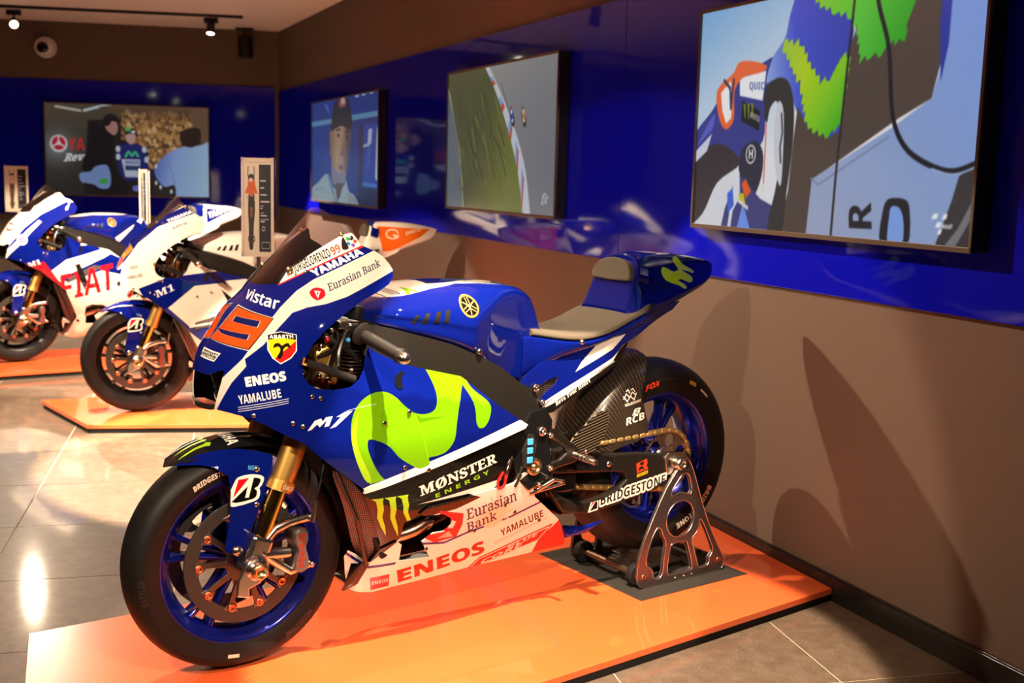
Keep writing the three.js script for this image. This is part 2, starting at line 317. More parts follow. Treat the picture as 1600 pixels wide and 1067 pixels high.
{ // a speaker-like black fitting that hangs dark near the corner
  const t = thing('hanging_spotlight', 'unlit black cylinder fitting hanging from the ceiling near the corner', 'spotlight', [-2.63, CEIL, -11.3]);
  obj('mount', box(0.16, 0.02, 0.06, 0, -0.01), blackMetal, t); obj('stem', bar([0, -0.02, 0], [0, -0.07, 0], 0.01), blackMetal, t);
  obj('housing', turned([[0, -0.09], [0.055, -0.09], [0.07, -0.07], [0.07, 0.1], [0.06, 0.12], [0, 0.12]], [0.01, -0.19, 0], [-0.05, 1, 0.02]), blackMetal, t);
}
{ // dome camera on the back wall
  const s = 2.14, y = 2.435, t = thing('dome_camera', 'white round security camera with a black eye high on the back wall', 'camera', [CORNER[0] + BR[0] * s, y, CORNER[2] + BR[2] * s], Math.atan2(BN[0], BN[2]));
  const white = mat(lin(0.75, 0.7, 0.68), 0.4);
  obj('base', turned([[0, 0], [0.1, 0], [0.1, 0.025], [0.09, 0.035], [0, 0.035]], [0, 0, 0], [0, 0, 1]), white, t);
  obj('body', new THREE.SphereGeometry(0.092, 32, 20).translate(0, 0, 0.07), white, t);
  obj('lens', turned([[0, 0], [0.052, 0], [0.05, 0.012], [0.03, 0.02], [0, 0.022]], [0, -0.012, 0.147], [0, -0.18, 1]), mat(0x020202, 0.1), t);
}
// ---------- paint schemes: drawn in skin coordinates (distance along the skin, height), in metres ----------
const BLUE = '#06146a', GREEN = '#66a009', WHITE = '#cdc6bc', ORANGE = '#ff4a17', INK = '#0a0908', NAVY = '#141a52', RED = '#c40f22';
const claw = (k, color, pts) => {                                      // a ragged scratch
  const out = []; pts.forEach(([x, y, w], i) => { out.push([x - w * (i % 2 ? 0.8 : 1), y]); }); pts.slice().reverse().forEach(([x, y, w], i) => out.push([x + w * (i % 2 ? 1 : 0.7), y]));
  fill(k, color, out);
};
function bigM(k, side) {
  const a = curvy([[0.278, 0.501], [0.227, 0.59], [0.216, 0.648], [0.225, 0.697], [0.246, 0.725], [0.278, 0.742], [0.316, 0.743], [0.347, 0.727], [0.373, 0.702], [0.405, 0.679], [0.445, 0.674], [0.467, 0.684], [0.474, 0.713], [0.471, 0.745], [0.45, 0.80]], 5, false);
  const b = curvy([[0.585, 0.765], [0.552, 0.704], [0.538, 0.642], [0.528, 0.589], [0.502, 0.562], [0.474, 0.555], [0.449, 0.552], [0.454, 0.535], [0.423, 0.526], [0.395, 0.54], [0.357, 0.566], [0.326, 0.599], [0.288, 0.619], [0.266, 0.623], [0.263, 0.606], [0.277, 0.567], [0.306, 0.522], [0.32, 0.509]], 5, false);
  fill(k, GREEN, [...a, ...b]);
  fill(k, GREEN, curvy([[0.560, 0.757], [0.575, 0.76], [0.600, 0.725], [0.649, 0.684], [0.658, 0.666], [0.65, 0.634], [0.632, 0.615], [0.615, 0.615], [0.605, 0.63], [0.602, 0.664], [0.59, 0.7], [0.570, 0.735]], 5));
  fill(k, '#4d8606', [[0.402, 0.679], [0.425, 0.664], [0.503, 0.66], [0.418, 0.652]]);                      // the folds printed in the letter
  fill(k, '#93c41c', curvy([[0.218, 0.648], [0.226, 0.59], [0.27, 0.507], [0.281, 0.508], [0.238, 0.6], [0.232, 0.65], [0.24, 0.70]], 4));
  edge(k, '#4c8a08', 0.0016, curvy([[0.367, 0.558], [0.33, 0.604], [0.304, 0.665], [0.315, 0.693], [0.341, 0.702], [0.373, 0.699], [0.403, 0.676]], 5, false));
  edge(k, '#76b60d', 0.0028, [[0.405, 0.676], [0.425, 0.63], [0.451, 0.54]]);
}
function nineOf(k, o, h1, h2) { fill(k, WHITE, grow(o, 0.006)); fill(k, '#22120e', grow(o, 0.0032)); fill(k, ORANGE, o); for (const h of [h1, h2]) if (h) { fill(k, WHITE, grow(h, 0.002)); fill(k, NAVY, h); } }
function grow(p, d) { const c = [0, 1].map((i) => p.reduce((s, q) => s + q[i], 0) / p.length); return p.map((q) => { const l = Math.hypot(q[0] - c[0], q[1] - c[1]); return [q[0] + (q[0] - c[0]) / l * d, q[1] + (q[1] - c[1]) / l * d]; }); }
function clawMark(k, x, y, sx, sy, color, lean = 0.06) {
  for (const [i, h] of [[0, 1], [1, 1.06], [2, 0.9]]) { const X = x + i * sx * 0.5; claw(k, color, [[X - 0.008, y, sx * 0.24], [X, y - sy * 0.08, sx * 0.17], [X + lean * 0.15, y - sy * 0.3 * h, sx * 0.12], [X + lean * 0.2, y - sy * 0.5 * h, sx * 0.13], [X + lean * 0.5, y - sy * 0.75 * h, sx * 0.08], [X + lean * 0.8, y - sy * h, sx * 0.015]]); }
}
function bridgeB(k, P, w, h, sk = 0.3) {                              // the tyre maker's slanted B on a white badge
  const q = (u, v) => [P[0] + w * u + sk * h * v, P[1] + h * v];
  fill(k, '#f2eee6', curvy([q(-0.04, -0.06), q(0.75, -0.06), q(1.02, 0.08), q(1.0, 0.38), q(0.95, 0.5), q(1.0, 0.62), q(1.0, 0.92), q(0.8, 1.06), q(0.12, 1.06), q(0.0, 0.9)], 3));
  fill(k, INK, curvy([q(0.08, 0.06), q(0.72, 0.06), q(0.9, 0.14), q(0.88, 0.4), q(0.78, 0.5), q(0.88, 0.6), q(0.9, 0.86), q(0.75, 0.94), q(0.55, 0.94), q(0.35, 0.94), q(0.25, 0.5)], 3));
  fill(k, '#d5121f', [q(0.12, 0.94), q(0.52, 0.94), q(0.08, 0.22)]);
  fill(k, '#f2eee6', [q(0.5, 0.96), q(0.66, 0.96), q(0.66, 0.16), q(0.52, 0.16), q(0.52, 0.62), q(0.1, 0.12), q(0.06, 0.2)]);
}
function mainFair(k, side) {
  const L = side > 0;
  k.fillStyle = BLUE; k.fillRect(-0.4, 0, 1.7, 1.4);
  // white sweep along the cowl
  fill(k, WHITE, [[0.319, 1.104], [0.24, 1.071], [0.146, 1.032], [0.098, 1.004], [0.048, 0.963], [-0.001, 0.913], [-0.057, 0.839], [-0.113, 0.787], [-0.137, 0.721], [-0.143, 0.70], [-0.135, 0.70], [-0.084, 0.779], [-0.046, 0.822], [-0.05, 0.839], [-0.003, 0.874], [0.043, 0.92], [0.078, 0.952], [0.117, 0.965], [0.165, 0.973], [0.222, 0.99], [0.38, 1.058], [0.36, 1.085], [0.348, 1.083]]);
  fill(k, '#d02a2a', [[0.048, 1.013], [0.08, 1.062], [0.239, 1.146], [0.272, 1.153], [0.292, 1.112], [0.2, 1.077]]);
  fill(k, '#efe9df', [[0.052, 1.018], [0.082, 1.057], [0.239, 1.141], [0.268, 1.148], [0.287, 1.116], [0.205, 1.083]]);
  fill(k, INK, [[0.266, 0.476], [0.795, 0.592], [0.8, 0.5], [0.5, 0.3], [0.3, 0.2]]);
  fill(k, '#f0ebe2', [[0.25, 0.486], [0.278, 0.498], [0.766, 0.619], [0.81, 0.606], [0.80, 0.593], [0.267, 0.474]]);
  // belly
  fill(k, '#ece2d8', [[0.2, 0.13], [0.24, 0.30], [0.3, 0.275], [0.33, 0.25], [0.4, 0.32], [0.415, 0.30], [0.43, 0.42], [0.8, 0.46], [0.9, 0.40], [1.08, 0.2], [1.06, 0.1]]);
  fill(k, RED, [[0.9, 0.1], [0.92, 0.212], [0.985, 0.273], [1.1, 0.2], [1.1, 0.1]]);
  fill(k, INK, [[0.42, 0.375], [0.43, 0.42], [0.60, 0.425], [0.645, 0.408], [0.56, 0.386], [0.50, 0.383]]);
  edge(k, '#1d2272', 0.008, [[0.255, 0.285], [0.329, 0.235], [0.401, 0.241]]); edge(k, '#1d2272', 0.007, [[0.451, 0.296], [0.548, 0.281], [0.623, 0.298], [0.78, 0.319], [0.9, 0.352]]);
  if (!L) nineOf(k, [[-0.10, 0.957], [0.015, 0.937], [-0.055, 0.864], [-0.185, 0.879]], [[-0.10, 0.937], [-0.02, 0.930], [-0.03, 0.915], [-0.11, 0.924]], [[-0.135, 0.901], [-0.02, 0.906], [-0.03, 0.890], [-0.12, 0.888]]);
  else nineOf(k, [[-0.082, 0.957], [0.026, 0.937], [-0.041, 0.864], [-0.172, 0.879]], [[-0.083, 0.937], [-0.008, 0.93], [-0.017, 0.915], [-0.094, 0.924]], [[-0.16, 0.904], [-0.039, 0.897], [-0.046, 0.884], [-0.13, 0.893]]);
  bigM(k, side);
  if (!L) { k.save(); k.restore(); return; }
  txt(k, 'vistar', [-0.067, 0.979], [0.043, 0.959], [-0.058, 1.004], '#f2eee6', '100px sans-serif', '#f2eee6', 4);
  txt(k, 'JORGELORENZO', [0.1, 1.045], [0.205, 1.089], [0.094, 1.065], '#17120f', 'bold 100px sans-serif'); txt(k, '99', [0.207, 1.090], [0.233, 1.101], [0.202, 1.109], '#d8402a', 'bold 100px sans-serif');
  fill(k, '#8d6a55', [[0.079, 1.036], [0.098, 1.045], [0.094, 1.058], [0.075, 1.049]]); disc(k, '#2d2019', 0.0865, 1.047, 0.0055); disc(k, '#cfc3b8', 0.0865, 1.047, 0.003); fill(k, '#2d2019', [[0.0775, 1.044], [0.0965, 1.053], [0.0955, 1.056], [0.0765, 1.047]]);
  disc(k, '#efe9df', 0.262, 1.126, 0.017); for (let i = 0; i < 5; i++) disc(k, ['#e0472c', '#e8a020', '#3aa04a', '#2a7fc0', '#7b4aa0'][i], 0.262 + 0.01 * Math.cos(i * 1.257), 1.126 + 0.01 * Math.sin(i * 1.257), 0.005);
  fill(k, '#2a1c18', curvy([[0.236, 1.105], [0.252, 1.108], [0.249, 1.122], [0.243, 1.136], [0.237, 1.125]], 3));
  txt(k, 'YAMAHA', [0.150, 1.038], [0.288, 1.0955], [0.141, 1.052], '#f4f0e8', 'bold 100px sans-serif', '#f4f0e8', 5);
  txt(k, 'Eurasian Bank', [0.179, 1.003], [0.329, 1.064], [0.177, 1.021], '#171a3c', '100px serif', '#171a3c', 2.5);
  fill(k, '#b8162a', curvy([[0.130, 1.001], [0.145, 1.012], [0.166, 1.008], [0.168, 0.994], [0.146, 0.982], [0.134, 0.989]], 3)); fill(k, '#efe0dc', [[0.142, 1.005], [0.158, 1.004], [0.148, 0.986]]); fill(k, '#b8162a', [[0.147, 1.001], [0.153, 1.0], [0.149, 0.994]]);
  // the scorpion shield
  const sh = [[0.010, 0.898], [0.043, 0.905], [0.079, 0.899], [0.076, 0.862], [0.062, 0.845], [0.039, 0.832], [0.021, 0.845], [0.010, 0.864]];
  fill(k, '#f3efe9', grow(sh, 0.003)); fill(k, '#e9c21a', sh.filter((p) => 1)); fill(k, '#cf1f1c', [[0.079, 0.886], [0.076, 0.862], [0.062, 0.845], [0.039, 0.832], [0.024, 0.842]]); fill(k, '#1c1614', [[0.010, 0.899], [0.043, 0.906], [0.079, 0.9], [0.079, 0.888], [0.043, 0.893], [0.010, 0.887]]);
  txt(k, 'ABARTH', [0.014, 0.890], [0.074, 0.892], [0.014, 0.899], '#f3efe9');
  fill(k, '#1c1210', curvy([[0.036, 0.842], [0.044, 0.850], [0.047, 0.866], [0.056, 0.872], [0.064, 0.866], [0.060, 0.880], [0.050, 0.878], [0.044, 0.874], [0.036, 0.880], [0.026, 0.878], [0.022, 0.868], [0.034, 0.872], [0.039, 0.866], [0.036, 0.856], [0.030, 0.846]], 3));
  txt(k, 'ENEOS', [-0.048, 0.772], [0.053, 0.79], [-0.052, 0.794], '#f0ece4', 'bold 100px sans-serif', '#f0ece4', 8);
  txt(k, 'YAMALUBE', [-0.064, 0.727], [0.042, 0.747], [-0.068, 0.749], '#e9e5de', 'bold 100px sans-serif');
  for (const d of [0, -0.0055, -0.011]) edge(k, '#dcd8d4', 0.0017, [[-0.068, 0.719 + d], [0.057, 0.743 + d]]);
  fill(k, '#e9e4dc', [[-0.205, 0.857], [-0.12, 0.848], [-0.14, 0.826], [-0.21, 0.833]]); fill(k, '#1c1a1c', [[-0.19, 0.851], [-0.127, 0.845], [-0.141, 0.830], [-0.205, 0.836]]); txt(k, 'MOVISTAR', [-0.2, 0.843], [-0.132, 0.838], [-0.199, 0.849], '#e9e4dc'); txt(k, 'RACING', [-0.2, 0.8355], [-0.142, 0.8315], [-0.199, 0.841], '#e9e4dc');
  // small logo before the big letter
  fill(k, '#dcd9e2', [[0.103, 0.659], [0.113, 0.661], [0.128, 0.675], [0.134, 0.667], [0.152, 0.684], [0.146, 0.667], [0.158, 0.669], [0.168, 0.694], [0.150, 0.692], [0.142, 0.682], [0.138, 0.69], [0.122, 0.685]]);
  fill(k, '#dcd9e2', [[0.160, 0.662], [0.176, 0.666], [0.222, 0.703], [0.200, 0.702], [0.176, 0.690], [0.190, 0.691]]); edge(k, '#c9cbe0', 0.0012, [[0.205, 0.704], [0.24, 0.710], [0.29, 0.714]]);
  txt(k, 'MØNSTER', [0.437, 0.444], [0.691, 0.504], [0.428, 0.473], '#e3ddd2', 'bold 100px serif', '#e3ddd2', 3); txt(k, 'E N E R G Y', [0.486, 0.430], [0.668, 0.474], [0.481, 0.4425], '#8ec416', 'bold 100px sans-serif');
  clawMark(k, 0.315, 0.455, 0.074, 0.118, '#9ecb1c', 0.05);
  // belly print
  txt(k, 'ENEOS', [0.426, 0.170], [0.717, 0.213], [0.408, 0.214], '#8c0a12', 'bold 100px sans-serif', '#8c0a12', 5);
  fill(k, '#d7202a', [[0.342, 0.199], [0.395, 0.207], [0.406, 0.164], [0.355, 0.157]]); txt(k, 'ENEOS', [0.352, 0.174], [0.399, 0.181], [0.350, 0.186], '#f3d9d2');
  txt(k, 'YAMALUBE', [0.764, 0.256], [0.918, 0.295], [0.752, 0.281], '#31161a', 'bold 100px sans-serif'); edge(k, '#c9a8a0', 0.003, [[0.743, 0.240], [0.93, 0.288]]); edge(k, '#c9a8a0', 0.002, [[0.743, 0.234], [0.93, 0.282]]);
  fill(k, '#c0121f', [[0.655, 0.150], [0.70, 0.198], [0.962, 0.264], [0.945, 0.232], [0.922, 0.212]]); edge(k, '#f1e6de', 0.003, [[0.675, 0.158], [0.704, 0.192], [0.95, 0.254], [0.918, 0.212], [0.675, 0.158]]);
  txt(k, 'BLUE', [0.80, 0.203], [0.91, 0.230], [0.804, 0.218], '#e9cfc6'); txt(k, 'CORE', [0.712, 0.168], [0.86, 0.202], [0.716, 0.184], '#e9cfc6');
  for (let i = 0; i < 11; i++) { const a = -0.4 + i * 0.4, q = (r, b) => [0.712 + r * Math.cos(b), 0.342 + r * Math.sin(b)]; fill(k, '#eccdaf', [q(0.05, a - 0.11), q(0.072, a), q(0.05, a + 0.11)]); } disc(k, '#eecfb4', 0.712, 0.342, 0.046);
  txt(k, 'Eurasian', [0.61, 0.342], [0.79, 0.372], [0.598, 0.377], '#241d4a', '100px serif', '#241d4a', 3); txt(k, 'Bank', [0.623, 0.301], [0.727, 0.322], [0.611, 0.331], '#241d4a', '100px serif', '#241d4a', 3);
  fill(k, '#bf1a26', [[0.503, 0.392], [0.592, 0.367], [0.598, 0.330], [0.588, 0.293], [0.515, 0.288], [0.46, 0.318], [0.54, 0.318]]); fill(k, '#efdcd4', [[0.556, 0.352], [0.572, 0.345], [0.566, 0.325], [0.548, 0.327]]); fill(k, '#e7a39c', [[0.52, 0.30], [0.555, 0.318], [0.575, 0.296]]);
}
function whiteFair(k, side) {                                            // middle motorcycle: white nose, blue and grey flank
  k.fillStyle = '#e9e2d6'; k.fillRect(-0.4, 0, 1.7, 1.4);
  fill(k, BLUE, [[-0.2, 0.93], [-0.1, 1.0], [0.3, 1.17], [0.32, 1.11], [0.1, 1.03], [-0.02, 0.94], [-0.1, 0.84], [-0.22, 0.76], [-0.3, 0.8]]);
  fill(k, '#e9e2d6', [[-0.3, 0.97], [0.05, 1.05], [0.32, 1.17], [0.3, 1.2], [-0.3, 1.1]]);
  fill(k, BLUE, [[0.0, 0.70], [0.16, 0.765], [0.45, 0.80], [0.62, 0.75], [0.8, 0.62], [0.8, 0.57], [0.28, 0.47], [0.05, 0.62]]);
  fill(k, '#dcd5c9', [[0.16, 0.60], [0.30, 0.72], [0.45, 0.735], [0.60, 0.60], [0.28, 0.49]]); fill(k, '#e9e2d6', [[0.46, 0.745], [0.585, 0.755], [0.66, 0.69], [0.50, 0.665]]);
  fill(k, '#4a4644', [[0.30, 0.52], [0.62, 0.62], [0.76, 0.62], [0.8, 0.56], [0.30, 0.46]]); fill(k, '#1a1717', [[0.44, 0.70], [0.56, 0.60], [0.62, 0.50], [0.5, 0.58]]);
  fill(k, BLUE, [[0.26, 0.475], [0.8, 0.56], [0.8, 0.45], [0.35, 0.40]]); fill(k, '#e9e2d6', [[0.27, 0.49], [0.8, 0.585], [0.8, 0.60], [0.27, 0.50]]);
  if (side < 0) return;
  txt(k, 'YAMAHA', [0.16, 1.055], [0.30, 1.11], [0.152, 1.069], '#eef0f6', 'bold 100px sans-serif', '#eef0f6', 6); txt(k, 'petro', [0.19, 1.02], [0.27, 1.05], [0.187, 1.035], '#3a3c60');
  fill(k, '#e08a2c', [[-0.16, 0.87], [-0.09, 0.93], [-0.05, 0.91], [-0.13, 0.84]]); fill(k, '#d03a2a', [[-0.18, 0.83], [-0.14, 0.87], [-0.11, 0.84], [-0.16, 0.80]]);
  txt(k, 'ENEOS', [-0.05, 0.80], [0.0, 0.81], [-0.052, 0.818], '#3b3b40'); txt(k, 'YAMALUBE', [-0.07, 0.745], [0.03, 0.765], [-0.072, 0.765], '#3b3b40');
  txt(k, 'M1', [0.10, 0.655], [0.2, 0.70], [0.09, 0.69], '#e5e3ea', 'bold 100px serif');
  txt(k, 'ENEOS', [0.426, 0.170], [0.717, 0.213], [0.408, 0.214], '#a01018', 'bold 100px sans-serif');
}
function fiatFair(k, side) {                                             // farthest motorcycle: white nose tip, blue cowl, white flank with red lettering
  k.fillStyle = '#e6ddd2'; k.fillRect(-0.4, 0, 1.7, 1.4);
  fill(k, BLUE, [[-0.25, 0.70], [-0.1, 0.80], [0.0, 0.91], [0.12, 1.0], [0.3, 1.09], [0.38, 1.08], [0.4, 0.9], [0.35, 0.70], [0.05, 0.60], [-0.2, 0.68]]);
  fill(k, '#e6ddd2', [[-0.2, 0.72], [-0.08, 0.80], [0.02, 0.90], [0.1, 0.965], [0.12, 0.955], [0.05, 0.89], [-0.04, 0.79], [-0.14, 0.70]]);
  fill(k, BLUE, [[0.05, 0.62], [0.16, 0.765], [0.45, 0.80], [0.8, 0.62], [0.8, 0.55], [0.5, 0.62], [0.27, 0.55]]);
  fill(k, '#e6ddd2', [[0.12, 0.60], [0.26, 0.70], [0.52, 0.765], [0.60, 0.74], [0.34, 0.63], [0.2, 0.57]]); fill(k, '#4b4543', [[0.27, 0.58], [0.45, 0.66], [0.52, 0.645], [0.26, 0.54]]);
  fill(k, '#8d1420', [[0.0, 0.68], [0.12, 0.69], [0.20, 0.57], [0.26, 0.51], [0.22, 0.50]]);
  if (side < 0) return;
  txt(k, 'YAMAHA', [0.17, 1.035], [0.31, 1.095], [0.162, 1.05], '#f2f0ea', 'bold 100px sans-serif', '#f2f0ea', 6);
  disc(k, '#ece8e2', -0.015, 0.835, 0.035); txt(k, 'B', [-0.035, 0.815], [0.005, 0.83], [-0.037, 0.855], '#1b2c86');
  k.save(); k.beginPath(); k.ellipse(-0.12, 0.915, 0.035, 0.022, 0, 0.7, 5.6); k.strokeStyle = '#c8321e'; k.lineWidth = 0.012; k.stroke(); k.restore();
  txt(k, 'FIAT', [0.215, 0.415], [0.60, 0.487], [0.20, 0.60], '#c41421', 'bold 100px sans-serif'); fill(k, '#1a1414', [[0.32, 0.665], [0.35, 0.675], [0.40, 0.55], [0.385, 0.49], [0.345, 0.57]]);
  txt(k, 'M1', [0.02, 0.65], [0.1, 0.68], [0.012, 0.68], '#e5e3ea', 'bold 100px serif'); txt(k, 'PETRONAS', [0.46, 0.185], [0.86, 0.25], [0.452, 0.225], '#5d1a1a', 'bold 100px sans-serif');
}
const carbon = (() => {                                                  // twill weave
  const n = 128, d = new Uint8Array(n * n * 4);
  for (let y = 0; y < n; y++) for (let x = 0; x < n; x++) { const a = (x + y) % 16, b = (x - y + 256) % 16, v = 18 + (a < 8 ? 18 : 0) + (b < 3 ? 10 : 0), o = (y * n + x) * 4; d[o] = v * 1.15; d[o + 1] = v; d[o + 2] = v * 0.85; d[o + 3] = 255; }
  const t = new THREE.DataTexture(d, n, n); t.wrapS = t.wrapT = THREE.RepeatWrapping; t.magFilter = THREE.LinearFilter; t.colorSpace = THREE.SRGBColorSpace; t.needsUpdate = true; return t;
})();
const paint = (c, more = {}) => mat(c, 0.5, 0, { specularIntensity: 0, clearcoat: 1, clearcoatRoughness: 0.025, ...more });
const printed = (t, rough = 0.34) => mat(0xffffff, rough, 0, { map: t, specularIntensity: 0, clearcoat: 1, clearcoatRoughness: 0.025 });
const M = {
  blue: paint(lin(0.0018, 0.007, 0.145)), white: paint(lin(0.78, 0.75, 0.70)), black: mat(lin(0.006, 0.006, 0.006), 0.5, 0, { specularIntensity: 0.4 }), blackGloss: paint(lin(0.006, 0.006, 0.007)),
  spar: mat(lin(0.012, 0.0105, 0.009), 0.4, 0, { specularIntensity: 0.6 }), rubber: mat(lin(0.009, 0.008, 0.008), 0.7, 0, { specularIntensity: 0.5 }), tyre: mat(lin(0.0085, 0.007, 0.0065), 0.5, 0, { specularIntensity: 0.45, bumpMap: bumpy(grey, 6), bumpScale: 0.0003 }),
  gold: mat(lin(0.86, 0.52, 0.14), 0.38, 1), goldBright: mat(lin(0.85, 0.55, 0.12), 0.12, 1), bronze: mat(lin(0.62, 0.45, 0.24), 0.3, 1), chain: mat(lin(0.85, 0.56, 0.22), 0.45, 0.9),
  steel: mat(lin(0.62, 0.56, 0.50), 0.22, 1), darkSteel: mat(lin(0.13, 0.12, 0.11), 0.35, 1), disc: mat(lin(0.04, 0.033, 0.028), 0.5, 0.4), titanium: mat(lin(0.5, 0.32, 0.24), 0.25, 1), copper: mat(lin(0.7, 0.3, 0.17), 0.35, 1),
  carbon: mat(0xffffff, 0.3, 0, { map: repeated(carbon, 16), clearcoat: 1, clearcoatRoughness: 0.06 }), rimBlue: mat(lin(0.005, 0.012, 0.24), 0.25, 0.55, { clearcoat: 0.6, clearcoatRoughness: 0.08 }), rimBlack: mat(lin(0.012, 0.012, 0.013), 0.35, 0.4),
  seat: mat(lin(0.085, 0.066, 0.045), 0.95, 0, { bumpMap: bumpy(grey, 30), bumpScale: 0.0008 }), screen: mat(lin(0.90, 0.85, 0.89), 0.02, 0, { transmission: 1, thickness: 0 }), clearScreen: mat(lin(0.92, 0.9, 0.9), 0.02, 0, { transmission: 1, thickness: 0 }),
  red: paint(lin(0.5, 0.012, 0.012)), redMetal: mat(lin(0.45, 0.02, 0.02), 0.3, 0.6), caliper: mat(lin(0.16, 0.13, 0.12), 0.3, 0.8), gum: mat(lin(0.010, 0.0078, 0.006), 0.6, 0, { specularIntensity: 0.6 }), sky: mat(lin(0.05, 0.35, 0.8), 0.3), dial: mat(lin(0.03, 0.03, 0.035), 0.15),
};
// ---------- the racing motorcycle ----------
const catm = (pts, n) => { const c = new THREE.CatmullRomCurve3(pts.map((p) => new THREE.Vector3(p[0], p[1], 0)), false, 'centripetal'); return c.getPoints(n).map((p) => [p.x, p.y]); };
// tank and tail: half sections (z, y) at each x, from the lower edge over the shoulder to the crown
const tk = { T: tab([[0.30, 0.952], [0.36, 0.972], [0.42, 0.990], [0.5, 1.002], [0.6, 1.007], [0.75, 1.0], [0.84, 0.985], [0.89, 0.962], [0.915, 0.925], [0.945, 0.85]]), E: tab([[0.30, 0.935], [0.38, 0.93], [0.5, 0.915], [0.60, 0.897], [0.618, 0.897], [0.66, 0.925], [0.75, 0.968], [0.83, 0.972], [0.89, 0.945], [0.915, 0.905], [0.945, 0.83]]),
  w: tab([[0.30, 0.10], [0.34, 0.14], [0.4, 0.172], [0.48, 0.190], [0.56, 0.198], [0.615, 0.2], [0.65, 0.186], [0.72, 0.150], [0.8, 0.108], [0.86, 0.082], [0.945, 0.06]]), B: tab([[0.30, 0.915], [0.35, 0.902], [0.39, 0.892], [0.553, 0.845], [0.616, 0.818], [0.73, 0.762], [0.846, 0.703], [0.875, 0.712], [0.91, 0.77], [0.945, 0.81]]), g: tab([[0.3, 0.98], [0.6, 0.97], [0.64, 0.95], [0.8, 0.88], [0.94, 0.95]]) };
const tankHalf = (x) => { const T = tk.T(x), E = tk.E(x), w = tk.w(x), B = tk.B(x), g = tk.g(x); return catm([[w * g * 0.94, B], [w * g, B + 0.2 * (E - B)], [w * 0.985, B + 0.72 * (E - B)], [w, E], [w * 0.93, E + 0.38 * (T - E)], [w * 0.68, E + 0.80 * (T - E)], [w * 0.3, T - 0.004], [0, T]], 28); };
const tl = { T: tab([[1.235, 0.90], [1.262, 0.965], [1.285, 1.03], [1.315, 1.058], [1.38, 1.068], [1.49, 1.066], [1.58, 1.055], [1.66, 1.04], [1.706, 1.027]]), B: tab([[1.235, 0.855], [1.30, 0.856], [1.39, 0.872], [1.457, 0.898], [1.55, 0.93], [1.63, 0.955], [1.68, 0.98], [1.706, 1.018]]), w: tab([[1.235, 0.138], [1.27, 0.132], [1.3, 0.122], [1.35, 0.11], [1.45, 0.10], [1.55, 0.08], [1.64, 0.048], [1.69, 0.022], [1.706, 0.008]]) };
const tailHalf = (x) => { const T = tl.T(x), B = tl.B(x), w = tl.w(x), h = T - B; return catm([[0, B], [w * 0.6, B + 0.01 * h], [w * 0.97, B + 0.1 * h], [w, B + 0.22 * h], [w * 0.84, B + 0.62 * h], [w * 0.74, T - 0.09 * h], [w * 0.6, T - 0.01 * h], [w * 0.3, T], [0, T]], 30); };
const ring = (half) => (x) => { const h = half(x); return [...h.map(([z, y]) => [x, y, z]), ...h.slice(0, -1).reverse().filter(([z]) => z > 1e-6).map(([z, y]) => [x, y, -z])]; };
const skinZ = (half) => (x, y) => { const h = half(x); for (let i = h.length - 1; i > 0; i--) { const [z0, y0] = h[i - 1], [z1, y1] = h[i]; if (y <= y1 + 1e-9 && y >= y0) return z0 + (z1 - z0) * (y1 - y0 > 1e-9 ? (y - y0) / (y1 - y0) : 0); } return y > h[h.length - 1][1] ? 0 : h[0][0]; };
const tankZ = skinZ(tankHalf), tailZ = skinZ(tailHalf);
const rings = (half, xs) => xs.map(ring(half));
const range = (a, b, n) => Array.from({ length: n + 1 }, (_, i) => a + (b - a) * i / n);
const patch = (Z, lift, h = 0.01) => (pts) => sheet((x, y) => [x, y, Z(x, y) + lift], pts, h, 0.001);
const fairP = (dz = 0, k = 1) => (U, y) => { const p = fairS(Math.max(0, fairInv(U, y)), y); return [p[0], p[1], p[2] * k - dz]; };
const decal = (t, more = {}) => mat(0xffffff, 0.4, 0, { map: t, transparent: true, alphaTest: 0.5, ...more });

